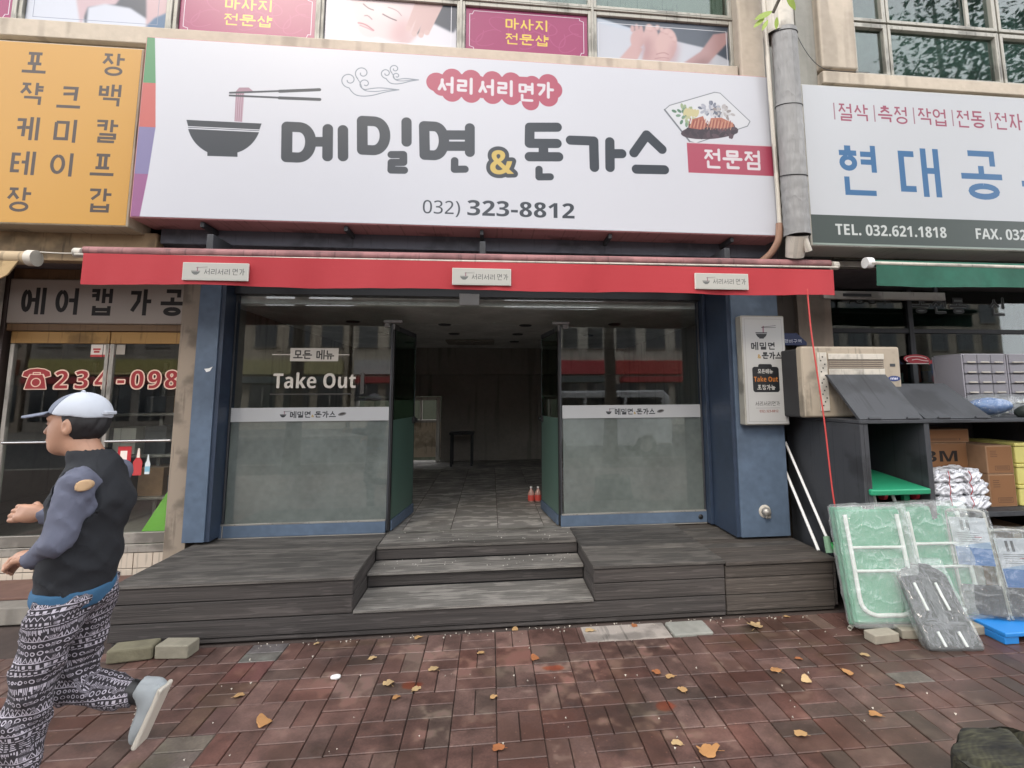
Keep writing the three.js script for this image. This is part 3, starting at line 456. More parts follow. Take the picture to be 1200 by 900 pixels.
{
  const ZG = -5.12, front = thing('restaurant_storefront', 'glazed restaurant front with frosted lower panes and open double doors between blue piers', 'storefront', [0, FL, ZG]);
  // painted piers
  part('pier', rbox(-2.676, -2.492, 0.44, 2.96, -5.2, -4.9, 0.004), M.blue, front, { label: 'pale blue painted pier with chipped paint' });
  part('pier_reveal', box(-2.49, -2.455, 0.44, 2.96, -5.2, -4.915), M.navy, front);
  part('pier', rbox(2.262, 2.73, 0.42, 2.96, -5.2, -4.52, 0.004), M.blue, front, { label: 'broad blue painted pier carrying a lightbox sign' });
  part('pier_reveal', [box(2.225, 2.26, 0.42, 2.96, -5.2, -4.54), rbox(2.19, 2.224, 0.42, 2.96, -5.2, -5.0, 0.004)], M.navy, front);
  part('header', rbox(-2.455, 2.225, 2.69, 2.985, -5.2, -5.06, 0.004), M.blackGloss, front);
  part('paint_chip', extrude([[0, 0], [0.03, 0.01], [0.05, 0.05], [0.02, 0.035], [-0.02, 0.03]], 0.001, 0).translate(-2.57, 1.93, -4.8995), M.white, front);
  // fixed panes
  const bandMat = printed(bandTex, 0.35);
  for (const [a, b] of [[-2.45, -0.985], [0.715, 2.185]]) {
    const p = part('pane', box(a, b, 0.53, 2.69, ZG - 0.005, ZG + 0.005), M.glass, front);
    part('frosted_film', box(a + 0.012, b - 0.004, 0.533, 1.47, ZG - 0.012, ZG - 0.009), M.frost, p);
    part('printed_band', plane(a + 0.006, b - 0.002, 1.47, 1.6, ZG + 0.0075), bandMat, p, { keepUV: true });
    part('bottom_rail', rbox(a - 0.02, b + (b > 2 ? 0.005 : 0), 0.42, 0.527, ZG - 0.03, ZG + 0.03, 0.005), M.blue, front);
    part('glazing_bead', [rbox(a - 0.012, b, 0.527, 0.541, ZG + 0.008, ZG + 0.028, 0.003), rbox(a - 0.02, b, 0.409, 0.419, ZG - 0.03, ZG + 0.036, 0.003)], M.aluminium, p);
  }
  part('window_lettering', plane(-2.1, -1.22, 1.64, 2.22, ZG + 0.0075), std(0xffffff, 0.5, { map: takeTex, transparent: true }), front, { keepUV: true });
  for (const q of [[-2.452, -2.436, 0.53, 2.69, ZG + 0.006, ZG + 0.022], [2.17, 2.186, 0.53, 2.69, ZG + 0.006, ZG + 0.022], [-0.985, -0.968, 0.44, 2.42, ZG - 0.01, ZG + 0.01], [0.698, 0.714, 0.44, 2.42, ZG - 0.01, ZG + 0.01]]) part('edge_channel', rbox(...q, 0.003), M.charcoal, front);
  part('bolt_cap', lathe([[0, 0.012], [0.02, 0.01], [0.025, 0]], 0, 0, 0, 18).rotateX(Math.PI / 2).translate(2.12, 0.475, ZG + 0.031), M.black, front);
  part('transom', box(-0.983, 0.713, 2.425, 2.69, ZG - 0.005, ZG + 0.005), M.glass, front);
  part('threshold', rbox(-0.96, 0.7, 0.4, 0.4135, ZG - 0.05, ZG + 0.05, 0.004), M.aluminium, front);
  for (const s of [-1, 1]) {                                           // doors swung inwards
    const hx = s < 0 ? -0.965 : 0.695, door = new THREE.Group(); door.name = 'door'; door.position.set(hx, 0, 0); door.rotation.y = s < 0 ? THREE.MathUtils.degToRad(83) : THREE.MathUtils.degToRad(97); front.add(door); bases.set(door, null);
    const y0 = -FL, W = 0.8, d = s;   // built along +x of the door; y is measured from the ground, so shifted
    const P = (n, g, m) => { (Array.isArray(g) ? g : [g]).forEach((q) => q.translate(0, y0, 0)); const o = part(n, g, m, door); return o; };
    P('leaf', box(0.01, W, 0.52, 2.41, -0.005, 0.005), M.doorGlass);
    P('frosted_film', box(0.02, W - 0.01, 0.523, 1.47, -0.0085 * d - 0.001, -0.0085 * d + 0.001), phys(L(0.07, 0.16, 0.12), 0.5, { transmission: 0.45, thickness: 0 }));
    P('hinge_stile', rbox(-0.004, 0.04, 0.424, 2.36, -0.012, 0.012, 0.003), M.black); P('edge_strip', rbox(W + 0.001, W + 0.014, 0.52, 2.41, -0.009, 0.009, 0.002), M.charcoal); P('top_rail', rbox(0.142, W, 2.36, 2.411, -0.012, 0.012, 0.003), M.charcoal);
    P('bottom_rail', rbox(0.042, W, 0.424, 0.519, -0.025, 0.025, 0.004), M.blue);
    P('handle', [rbox(W - 0.09, W - 0.01, 1.4, 1.47, -0.03, 0.03, 0.006), rod([W - 0.05, 1.435, -0.055], [W - 0.05, 1.435, 0.055], 0.022, 0.022, 16)], M.black);
    P('patch_fitting', [rbox(-0.01, 0.14, 2.36, 2.42, -0.016, 0.016, 0.004)], M.darkSteel);
  }
  part('patch_fitting', [rbox(-1.06, -0.88, 2.425, 2.455, ZG - 0.018, ZG + 0.02, 0.004), rbox(-1.05, -1.0, 2.38, 2.424, ZG - 0.018, ZG + 0.02, 0.004)], M.darkSteel, front);
  part('patch_fitting', [rbox(0.62, 0.8, 2.425, 2.455, ZG - 0.018, ZG + 0.02, 0.004), rbox(0.73, 0.79, 2.38, 2.424, ZG - 0.018, ZG + 0.02, 0.004)], M.darkSteel, front);
  part('door_sensor', rbox(-0.32, -0.12, 2.6, 2.72, -5.058, -5.03, 0.006), std(L(0.3, 0.3, 0.29), 0.5), front);
  for (const x of [-2.0, -1.3, -0.75, 0.4, 1.1, 1.75]) part('soffit_light', [rbox(x, x + 0.32, 2.962, 2.984, -4.86, -4.66, 0.006)], M.offWhite, front);
  part('silicone_cap', [rbox(-2.44, -2.43, 0.42, 0.53, ZG + 0.031, ZG + 0.036)], M.aluminium, front);
}

// ---------------------------------------------------------------- sign boards
const INK = '#2e3742';
const mainTex = canvasTex(2048, 574, (g, w, h) => {
  g.fillStyle = '#e9ebf3'; g.fillRect(0, 0, w, h);
  const stripe = [[0, 0], [22, 0], [36, 150], [47, 294], [38, 442], [25, 574], [0, 574]];
  g.save(); g.beginPath(); stripe.forEach(([a, b], k) => (k ? g.lineTo(a, b) : g.moveTo(a, b))); g.closePath(); g.clip();
  for (const [y0, y1, c] of [[0, 150, '#5aa06c'], [150, 293, '#d86b63'], [293, 442, '#8f87b6'], [442, 574, '#a9659a']]) { g.fillStyle = c; g.fillRect(0, y0, 60, y1 - y0); }
  g.restore();
  poly(g, [[272, 261], [270, 162], [279, 149], [307, 147], [322, 159], [295, 166], [295, 262]], '#b48fa0'); for (let k = 0; k < 4; k++) poly(g, [[275 + k * 6, 170], [276 + k * 6, 262]], null, '#d9c3cf', 1.6, false);
  poly(g, [[133, 264], [352, 264], [347, 284], [139, 284]], INK); poly(g, [[140, 288], [346, 288]], null, INK, 2, false);
  g.beginPath(); g.moveTo(140, 293); g.lineTo(346, 293); g.bezierCurveTo(338, 322, 318, 350, 287, 362); g.lineTo(288, 376); g.lineTo(201, 377); g.lineTo(200, 365); g.bezierCurveTo(170, 350, 150, 325, 140, 293); g.fillStyle = INK; g.fill();
  poly(g, [[253, 168], [520, 141]], null, INK, 6, false); poly(g, [[400, 154], [520, 141]], null, INK, 10, false); poly(g, [[253, 177], [522, 174]], null, INK, 6, false); poly(g, [[400, 176], [522, 174]], null, INK, 10, false);
  const spiral = (x, y, r, a0, turns, dir) => { g.beginPath(); for (let k = 0; k <= 40; k++) { const t = k / 40, a = a0 + dir * t * turns * 6.283, q = r * (1 - 0.75 * t); k ? g.lineTo(x + q * Math.cos(a), y + q * Math.sin(a)) : g.moveTo(x + q * Math.cos(a), y + q * Math.sin(a)); } g.stroke(); };
  const cloud = (x, y, s) => { g.save(); g.translate(x, y); g.scale(s, s); g.strokeStyle = '#8d97a3'; g.lineWidth = 3.2 / s; spiral(28, 36, 27, 1.6, 1.2, 1); spiral(68, 10, 24, 2.2, 1.15, 1); spiral(78, 46, 20, 1.4, 1.1, 1); smooth(g, [[28, 63], [40, 82], [62, 90], [100, 86], [140, 70], [184, 60]], '#8d97a3', 3.2 / s); smooth(g, [[78, 66], [100, 60], [130, 56], [184, 60]], '#8d97a3', 3.2 / s); smooth(g, [[50, 26], [64, 44], [70, 70], [110, 72], [150, 62], [184, 60]], '#8d97a3', 2.6 / s); g.restore(); };
  cloud(582, 66, 1); cloud(706, 48, 0.66);
  const letters = [[[426, 272], [431, 370], [471, 368], [506, 344], [504, 294], [472, 270], [426, 272]], [[508, 316], [551, 314]], [[551, 271], [554, 362]], [[597, 272], [601, 360]], [[653, 240], [656, 334], [698, 332], [732, 305], [727, 253], [698, 237], [653, 240]], [[793, 235], [795, 302]], [[749, 347], [786, 345], [787, 371], [750, 373], [750, 398], [790, 397]], [[848, 247], [850, 342], [885, 344], [917, 319], [916, 266], [883, 245], [848, 247]], [[922, 272], [987, 269]], [[922, 310], [988, 307]], [[995, 244], [996, 327]], [[948, 358], [948, 387], [981, 385]], [[1282, 226], [1191, 231], [1190, 287], [1281, 283]], [[1236, 288], [1236, 330]], [[1190, 333], [1286, 329]], [[1221, 375], [1221, 401], [1258, 399]], [[1327, 269], [1405, 268], [1406, 360]], [[1460, 268], [1459, 358]], [[1462, 310], [1500, 308]], [[1588, 237], [1542, 303]], [[1588, 237], [1640, 286]], [[1549, 360], [1646, 358]]];
  letters.forEach((s, k) => { if (![0, 4, 7].includes(k)) poly(g, s, null, INK, [6, 11, 15].includes(k) ? 24 : 32, false); });
  for (const [x, y, w2, h2] of [[428, 270, 78, 100], [655, 238, 77, 97], [849, 245, 68, 98]]) { g.beginPath(); g.moveTo(x, y); g.lineTo(x + w2 * 0.45, y); g.bezierCurveTo(x + w2 * 1.1, y, x + w2 * 1.1, y + h2, x + w2 * 0.45, y + h2); g.lineTo(x + 4, y + h2); g.closePath(); g.strokeStyle = INK; g.lineWidth = 33; g.stroke(); }
  g.save(); g.font = 'bold 112px sans-serif'; g.textAlign = 'center'; g.translate(1099, 396); g.rotate(-0.06); g.strokeStyle = INK; g.lineWidth = 26; g.strokeText('&', 0, 0); g.fillStyle = '#e7c766'; g.fillText('&', 0, 0); g.restore();
  const brand = (lw, c) => { let x = 888; ['서', '리', '서', '리', '면', '가'].forEach((ch, k) => { hangul(g, ch, x, 74 + (k === 4 ? 4 : 0) - (k > 4 ? 2 : 0), 54, k === 4 ? 62 : 50, 0, lw, c); x += k % 2 ? 70 : 62; }); };
  brand(66, '#c4566f'); brand(10, '#f3eef3');
  poly(g, [[1654, 143], [1672, 126], [1836, 68], [1856, 70], [1960, 168], [1950, 186], [1760, 258], [1738, 252]], '#eef0f5', '#8b9096', 3); poly(g, [[1654, 143], [1738, 252]], null, '#7d828a', 6, false);
  for (let k = 0; k < 90; k++) { const a = hash(k, 1, 7), b = hash(k, 2, 7), q = hash(k, 3, 7) * 6.28, R = Math.sqrt(b); const cl = [[1730, 158, 46, 36, ['#7fa287', '#5f8a70', '#c9cda0', '#a8bd93']], [1818, 134, 40, 26, ['#8a90a0', '#6f7688', '#b9bdc9', '#d9dae2']], [1862, 140, 40, 24, ['#c7c3c2', '#dcdadd', '#a39a98']]][k % 3]; blob(g, cl[0] + cl[2] * R * Math.cos(q), cl[1] + cl[3] * R * Math.sin(q), 9, 5, q, cl[4][Math.floor(a * cl[4].length)]); }
  for (let k = 0; k < 5; k++) blob(g, 1728 + k * 10, 146 + k, 7, 16, 0.4, '#ddd3a0');
  blob(g, 1812, 214, 104, 26, -0.12, '#4c3a44'); for (let k = 0; k < 40; k++) { const x = 1722 + hash(k, 5, 1) * 180; blob(g, x, 196 + hash(k, 6, 1) * 40 - (x - 1722) * 0.06, 14, 7, hash(k, 7, 1) * 3, k % 3 ? '#3d2f3a' : '#5d4650'); }
  poly(g, [[1738, 204], [1752, 172], [1790, 158], [1804, 196], [1780, 208]], '#c0705c'); poly(g, [[1808, 198], [1818, 164], [1856, 160], [1898, 178], [1900, 192], [1850, 200]], '#c67d66');
  for (let k = 0; k < 26; k++) { const x = 1745 + k * 6; poly(g, [[x, 168 + hash(k, 8, 2) * 10], [x - 8, 198 + hash(k, 9, 2) * 8]], null, k % 2 ? '#dba487' : '#9d4f45', 3, false); }
  poly(g, [[1728, 257], [2048, 255], [2048, 364], [1730, 364]], '#c25069'); poly(g, [[1728, 257], [2048, 255]], null, '#efdfe6', 3, false);
  hangul(g, '전문점', 1786, 278, 62, 66, 10, 10.5, '#f5eef2');
  write(g, '032)', 848, 536, 60, INK, '', 122); write(g, '323-8812', 988, 538, 70, INK, 'bold', 352);
});
function lightbox(name, label, x0, x1, y0, y1, z, depth, texture, edge) {
  const o = thing(name, label, 'sign', [(x0 + x1) / 2, y0, z - depth]);
  part('casing', rbox(x0, x1, y0, y1, z - depth, z, 0.012), edge, o);
  part('printed_face', plane(x0 + 0.012, x1 - 0.012, y0 + 0.012, y1 - 0.012, z + 0.003), printed(texture, 0.38), o, { keepUV: true });
  return o;
}
const edgeRed = std(L(0.5, 0.24, 0.26), 0.6, { map: T.dirty });
{
  const o = lightbox('shop_signboard', 'long white signboard with dark Korean lettering and a noodle bowl drawing', -2.795, 2.56, 3.09, 4.612, -4.1, 0.3, mainTex, edgeRed);
  for (let k = 0; k < 5; k++) part('mounting_bracket', [rbox(-2.3 + k * 1.1, -2.27 + k * 1.1, 3.045, 3.088, -4.4, -4.14, 0.004)], M.charcoal, o);
}
const yellowTex = canvasTex(1400, 900, (g, w, h) => {
  g.fillStyle = '#e2a83e'; g.fillRect(0, 0, w, h); const S = 600, X = (x) => (x + 5.16) * S, Y = (y) => (4.53 - y) * S, c = '#4a392e';
  for (const [x, cs] of [[-3.04, [['장', 4.385], ['백', 4.113], ['칼', 3.809], ['프', 3.518], ['갑', 3.231]]], [-3.335, [['크', 4.073], ['미', 3.794], ['이', 3.512]]], [-3.615, [['포', 4.352], ['쟉', 4.092], ['케', 3.8], ['테', 3.513], ['장', 3.217]]]]) for (const [ch, y] of cs) hangul(g, ch, X(x) - 50, Y(y) - 58, 104, 116, 0, 15, c, true);
});
lightbox('shop_signboard', 'yellow signboard with brown Korean lettering in vertical columns', -5.17, -2.835, 3.03, 4.535, -4.15, 0.28, yellowTex, std(L(0.52, 0.46, 0.36), 0.6, { map: T.dirty }));
const blueTex = canvasTex(2048, 740, (g, w, h) => {
  g.fillStyle = '#e1e5ea'; g.fillRect(0, 0, w, h); const S = 490, X = (x) => (x - 2.77) * S, Y = (y) => (4.49 - y) * S;
  g.fillStyle = '#46534e'; g.fillRect(0, Y(3.255), w, h); g.fillStyle = '#a9b8ae'; g.fillRect(0, h - 8, w, 8);
  let x = 3.06; for (const t of ['절삭', '측정', '작업', '전동', '전자', '']) { g.fillStyle = '#b58a97'; g.fillRect(X(x), Y(4.33), 6, 80); hangul(g, t, X(x) + 20, Y(4.33), 70, 82, 6, 9, '#b0566f', true); x += 0.395; }
  [['현', 3.247], ['대', 3.854], ['공', 4.482], ['구', 5.1]].forEach(([ch, cx]) => hangul(g, ch, X(cx) - 100, Y(3.7) - 112, 205, 230, 0, 28, '#3d78ad', true));
  write(g, 'TEL. 032.621.1818', X(2.99), Y(3.075), 68, '#e6ebe8', 'bold', 530); write(g, 'FAX. 032', X(4.35), Y(3.075), 68, '#e6ebe8', 'bold', 260);
});
{
  const o = lightbox('shop_signboard', 'white signboard with blue Korean lettering over a dark telephone strip', 2.765, 6.95, 2.985, 4.495, -4.0, 0.34, blueTex, std(L(0.45, 0.46, 0.44), 0.5, { map: T.dirty }));
  part('bracket_rail', rbox(2.78, 6.9, 2.9, 2.96, -4.44, -4.36, 0.006), M.aluminium, o);
}
// small lightbox on the blue pier
const pierTex = canvasTex(420, 1010, (g, w, h) => {
  g.fillStyle = '#d9d9d6'; g.fillRect(0, 0, w, h); g.strokeStyle = '#b3b3ae'; g.lineWidth = 4; g.strokeRect(22, 22, w - 44, h - 44);
  logoBowl(g, 190, 150, 120, '#2c3034'); hangul(g, '메밀면', 78, 248, 72, 66, 14, 12, '#2c3034'); write(g, '&', 138, 398, 52, '#c59a35'); hangul(g, '돈가스', 188, 340, 60, 62, 8, 12, '#2c3034');
  g.fillStyle = '#25282b'; g.beginPath(); g.roundRect(78, 478, 268, 238, 26); g.fill(); g.beginPath(); g.roundRect(140, 452, 140, 60, 20); g.fill();
  hangul(g, '모든메뉴', 134, 500, 34, 40, 5, 6, '#e8e6e0'); write(g, 'Take Out', 90, 618, 66, '#e08a3c', 'bold', 244); hangul(g, '포장가능', 122, 648, 40, 46, 6, 7, '#e8e6e0');
  hangul(g, '서리서리면가', 92, 802, 36, 40, 6, 4, '#4c4c4a'); g.fillStyle = '#8d8d88'; g.fillRect(96, 862, 240, 3); write(g, '032) 323-8812', 130, 904, 34, '#a86a60', 'bold', 190);
});
lightbox('pier_lightbox', 'narrow white lightbox with noodle bowl and takeaway print on the blue pier', 2.29, 2.715, 1.425, 2.43, -4.4, 0.11, pierTex, M.frameGrey);
// vent cap low on the pier
{
  const o = thing('vent_cap', 'small round grey vent cap low on the blue pier', 'vent', [2.49, 0.58, -4.51]);
  part('flange', lathe([[0, 0.012], [0.05, 0.012], [0.058, 0]], 0, 0, 0, 20).rotateX(Math.PI / 2).translate(2.49, 0.645, -4.517), M.offWhite, o);
  part('hood', [lathe([[0, 0.05], [0.03, 0.045], [0.04, 0.02], [0.04, 0]], 0, 0, 0, 18).rotateX(Math.PI / 2).translate(2.49, 0.645, -4.506), rbox(2.475, 2.525, 0.59, 0.63, -4.505, -4.47, 0.008)], M.aluminium, o);
}

// ---------------------------------------------------------------- awnings
const patchTex = canvasTex(460, 140, (g, w, h) => { g.fillStyle = '#d9d8cf'; g.fillRect(0, 0, w, h); logoBowl(g, 90, 66, 66, '#7b7e7c'); hangul(g, '서리서리', 150, 48, 42, 46, 6, 5, '#6c6f6d'); hangul(g, '면가', 352, 44, 40, 52, 8, 5, '#6c6f6d'); });
function valance(x0, x1, y0, y1, z, amp) {             // hanging cloth with slow folds
  const n = 90, g = new THREE.PlaneGeometry(x1 - x0, y1 - y0, n, 6), p = g.attributes.position;
  for (let i = 0; i < p.count; i++) { const x = p.getX(i), t = 0.5 - p.getY(i) / (y1 - y0); p.setZ(i, t * amp * (Math.sin(x * 5.1) + 0.5 * Math.sin(x * 23 + 3 * Math.sin(x * 2)) + 0.6 * Math.sin(x * 11.7 + 1) + 0.5 * Math.sin(x * 2.3 + 2)) ); p.setY(i, p.getY(i) - t * 0.006 * Math.sin(x * 3.7)); }
  g.translate((x0 + x1) / 2, (y0 + y1) / 2, z); g.computeVertexNormals();
  const b = g.clone(); b.translate(0, 0, -0.003); b.index.array.reverse(); b.computeVertexNormals(); return [g, b];
}
{
  const o = thing('red_awning', 'rolled up red awning with white logo patches on its hanging valance', 'awning', [0, 2.53, -4.05]);
  part('roller', [rod([-3.06, 2.81, -4.07], [2.97, 2.845, -4.07], 0.034, 0.034, 18)], std(L(0.36, 0.17, 0.18), 0.7, { map: T.dirty, bumpMap: T.cloth, bumpScale: 0.001 }), o);
  part('front_bar', rod([-3.08, 2.765, -4.01], [3.0, 2.8, -4.01], 0.009, 0.009, 12), M.offWhite, o);
  part('end_cap', [rod([-3.11, 2.79, -4.05], [-3.055, 2.79, -4.05], 0.036, 0.036, 18)], M.offWhite, o); part('end_cap', [rod([2.975, 2.825, -4.05], [3.03, 2.825, -4.05], 0.036, 0.036, 18)], M.offWhite, o);
  const cloth = part('valance', valance(-3.015, 2.95, 2.545, 2.775, -4.0, 0.009), M.red, o);
  for (const x of [-2.305, -0.31, 1.69]) part('logo_patch', rbox(x, x + 0.465, 2.58, 2.715, -3.992, -3.974, 0.001), std(L(0.6, 0.6, 0.55), 0.7), cloth), part('logo_print', plane(x + 0.004, x + 0.461, 2.584, 2.711, -3.9725), printed(patchTex, 0.7), cloth, { keepUV: true });
  for (const x of [-2.2, -0.1, 2.0]) part('bracket', [rbox(x, x + 0.05, 2.83, 2.965, -4.36, -4.06, 0.006)], M.charcoal, o);
}
{
  const o = thing('green_awning', 'rolled up dark green awning over the tool shop', 'awning', [5.0, 2.6, -4.0]);
  part('roller', rod([3.29, 2.855, -4.05], [6.9, 2.855, -4.05], 0.03, 0.03, 16), M.greenCloth, o); part('front_bar', rod([3.3, 2.84, -3.99], [6.9, 2.825, -3.99], 0.018, 0.018, 12), M.offWhite, o);
  part('end_cap', rod([3.27, 2.85, -4.02], [3.33, 2.85, -4.02], 0.048, 0.048, 16), M.white, o); part('valance', valance(3.345, 6.9, 2.64, 2.825, -3.98, 0.008), M.greenCloth, o);
}
{
  const o = thing('tan_awning', 'faded tan awning rolled up beside the yellow signboard', 'awning', [-4.5, 2.5, -4.0]);
  part('roller', [rod([-6, 2.74, -4.03], [-3.39, 2.735, -4.03], 0.05, 0.05, 16)], std(L(0.45, 0.36, 0.24), 0.85, { map: T.dirty }), o); part('end_cap', rod([-3.4, 2.735, -4.03], [-3.35, 2.735, -4.03], 0.06, 0.06, 16), M.offWhite, o);
  part('valance', (() => { const s = [[-6, 2.7], [-3.44, 2.7], [-3.5, 2.6], [-3.58, 2.55], [-4.2, 2.5], [-6, 2.5]]; const g = extrude(s, 0.01, 0.002); g.translate(0, 0, -4.0); return g; })(), std(L(0.5, 0.37, 0.2), 0.85, { map: T.dirty, bumpMap: T.cloth, bumpScale: 0.002 }), o);
}
single('guy_wire', tube([[-3.4, 2.79, -4.05], [-3.2, 2.785, -4.06], [-3.08, 2.79, -4.06]], 0.005, 12, 6), M.offWhite, 'pale thin cord between the tan awning and the red awning', 'cord');
// ---------------------------------------------------------------- rain pipe
{
  const o = thing('rain_pipe', 'pale rain pipe wrapped in grey tape between two signboards', 'pipe', [2.62, 2.9, -4.0]);
  part('upper_pipe', lathe([[0.13, 4.95], [0.13, 8.3]], 2.6, 0, -4.02, 24), M.offWhite, o);
  const ringed = []; for (let k = 0; k <= 60; k++) ringed.push([0.106 + 0.002 * Math.sin(k * 1.9) + 0.003 * hash(k, 3, 3), 3.06 + k * 0.0318]);
  part('taped_pipe', lathe(ringed, 2.625, 0, -3.98, 22), std(L(0.34, 0.34, 0.335), 0.65, { map: T.mottle, bumpMap: T.wrinkle, bumpScale: 0.004 }), o, { keepUV: true });
  part('spout', [rod([2.625, 3.07, -3.98], [2.64, 2.9, -4.06], 0.09, 0.075, 18), rod([2.66, 3.02, -3.93], [2.7, 2.92, -3.95], 0.025, 0.03, 10)], M.offWhite, o);
  part('conduit', [tube([[2.44, 6.6, -4.02], [2.46, 5.2, -4.0], [2.49, 4.2, -4.03], [2.52, 3.4, -4.06], [2.52, 3.2, -4.06]], 0.019, 40, 10)], M.offWhite, o);
  part('hanging_hose', [tube([[2.52, 3.2, -4.06], [2.51, 3.05, -4.08], [2.47, 2.95, -4.14], [2.4, 2.88, -4.2]], 0.03, 20, 10)], std(L(0.36, 0.22, 0.16), 0.7, { map: T.dirty }), o);
  for (const y of [3.6, 4.25, 4.95]) part('cable_tie', [new THREE.TorusGeometry(0.112, 0.004, 6, 24).rotateX(Math.PI / 2 + 0.25).translate(2.625, y, -3.98)], M.black, o);
}
single('power_cable', tube([[2.98, 6.6, -4.54], [3.0, 5.9, -4.54], [3.12, 5.3, -4.48], [3.3, 4.96, -4.41], [3.8, 4.94, -4.4]], 0.0035, 40, 6), M.charcoal, 'thin dark cable sagging over the plaster wall above the tool shop sign', 'cable');

// ---------------------------------------------------------------- packaging shop
{
  const ZS = -5.1, o = thing('packaging_storefront', 'aluminium framed packaging shop front with a red telephone number on the glass', 'storefront', [-3.7, 0, ZS]);
  const boardTex = canvasTex(1024, 250, (g, w, h) => { g.fillStyle = '#d2c6bb'; g.fillRect(0, 0, w, h); let x = 66; for (const ch of '에어캡 가공') { if (ch === ' ') { x += 34; continue; } hangul(g, ch, x, 46, 136, 158, 0, 23, '#1d1616', true); x += 192; } });
  part('name_board', rbox(-4.4, -2.865, 2.385, 2.8, ZS - 0.02, ZS + 0.04, 0.006), std(L(0.38, 0.33, 0.3), 0.7, { map: T.dirty }), o);
  part('name_print', plane(-4.395, -2.87, 2.395, 2.79, ZS + 0.0425), printed(boardTex, 0.6), o, { keepUV: true });
  part('head_rail', [rbox(-4.4, -2.865, 2.318, 2.382, ZS - 0.02, ZS + 0.03, 0.004), rbox(-4.4, -2.865, 2.8, 2.9, ZS - 0.04, ZS + 0.02, 0.004)], std(L(0.2, 0.12, 0.06), 0.6, { map: T.dirty }), o);
  const gold = std(L(0.45, 0.27, 0.1), 0.4, { metalness: 0.4, map: T.dirty });
  for (const [a, b] of [[-4.36, -3.53], [-3.52, -2.885]]) {
    const d = part('door', [rbox(a, a + 0.035, 0.43, 2.2, ZS - 0.02, ZS + 0.02, 0.004), rbox(b - 0.03, b, 0.43, 2.2, ZS - 0.02, ZS + 0.02, 0.004), rbox(a + 0.036, b - 0.031, 0.405, 0.5, ZS - 0.02, ZS + 0.02, 0.004)], M.aluminium, o);
    part('top_rail', rbox(a, b, 2.203, 2.312, ZS - 0.022, ZS + 0.022, 0.004), gold, d); part('pane', box(a + 0.03, b - 0.025, 0.49, 2.203, ZS - 0.004, ZS + 0.004), M.glass, d);
    part('push_bar', rod([a + 0.05, 1.31, ZS + 0.045], [b - 0.03, 1.312, ZS + 0.045], 0.012, 0.012, 12), M.steel, d);
  }
  part('post', rbox(-2.876, -2.862, 0.3, 2.384, ZS - 0.03, ZS + 0.05, 0.004), M.aluminium, o); part('post', rbox(-4.5, -4.402, 0.2, 2.9, ZS - 0.05, ZS + 0.05, 0.004), std(L(0.05, 0.035, 0.03), 0.6), o);
  part('sill', rbox(-4.4, -2.865, 0.33, 0.4, ZS - 0.04, ZS + 0.03, 0.004), M.aluminium, o);
  const tl = std(L(0.6, 0.54, 0.47), 0.45, { map: T.dirty }); for (let k = 0; k < 11; k++) for (let r = 0; r < 2; r++) part('tile', rbox(-4.6 + k * 0.16, -4.445 + k * 0.16, 0.06 + r * 0.135, 0.19 + r * 0.135, ZS - 0.04, ZS + 0.022 + rr(0, 0.002), 0.004), tl, o);
  const numTex = canvasTex(1400, 260, (g, w, h) => {
    g.clearRect(0, 0, w, h); const put = (t, x, s) => { g.font = 'bold ' + s + 'px sans-serif'; g.lineJoin = 'round'; g.strokeStyle = '#d8b9a6'; g.lineWidth = 22; g.strokeText(t, x, 212); g.fillStyle = '#8f1d22'; g.fillText(t, x, 212); };
    const handset = [[10, 100], [18, 66], [60, 44], [120, 36], [180, 44], [222, 66], [230, 100], [190, 112], [176, 84], [64, 84], [50, 112]], body = [[74, 90], [166, 90], [186, 130], [204, 214], [36, 214], [54, 130]];
    for (const q of [handset, body]) poly(g, q, '#8f1d22', '#d8b9a6', 16); for (const q of [handset, body]) poly(g, q, '#8f1d22'); g.strokeStyle = '#d8b9a6'; g.lineWidth = 9; g.beginPath(); g.arc(120, 158, 36, 0, 7); g.stroke(); g.strokeRect(92, 72, 56, 16);
    [...'234'].forEach((t, k) => put(t, 262 + k * 165, 215)); put('-', 770, 215); [...'0989'].forEach((t, k) => put(t, 880 + k * 142, 215));
  });
  part('telephone_lettering', plane(-4.25, -2.79, 1.74, 2.01, ZS + 0.0065), std(0xffffff, 0.5, { map: numTex, transparent: true }), o, { keepUV: true });
  const stick = canvasTex(420, 150, (g, w, h) => { for (const x of [0, 140]) { g.fillStyle = '#d8cfc6'; g.fillRect(x, 0, 132, 150); g.fillStyle = '#b03a3a'; g.fillRect(x + 24, 46, 84, 22); g.fillRect(x + 34, 76, 64, 24); g.fillRect(x, 122, 132, 28); } g.fillStyle = '#a39b90'; g.fillRect(284, 0, 100, 120); });
  part('door_sticker', plane(-3.69, -3.37, 2.08, 2.195, ZS + 0.0075), std(0xffffff, 0.6, { map: stick, transparent: true }), o, { keepUV: true });
  const ad = canvasTex(400, 300, (g, w, h) => { g.clearRect(0, 0, w, h); g.fillStyle = '#b3242b'; g.fillRect(0, 10, 140, 270); g.fillStyle = '#e8ddd4'; g.fillRect(28, 52, 70, 90); g.beginPath(); g.arc(100, 220, 26, 0, 7); g.fill(); poly(g, [[170, 290], [165, 160], [195, 120], [205, 30], [225, 30], [235, 120], [262, 160], [258, 290]], '#b5383a'); poly(g, [[198, 120], [205, 30], [225, 30], [232, 120]], '#d8d2c6'); poly(g, [[292, 280], [290, 180], [305, 150], [312, 90], [322, 90], [332, 150], [345, 180], [342, 280]], '#cfd6d8'); g.fillStyle = '#7fb0c4'; g.fillRect(292, 205, 52, 52); });
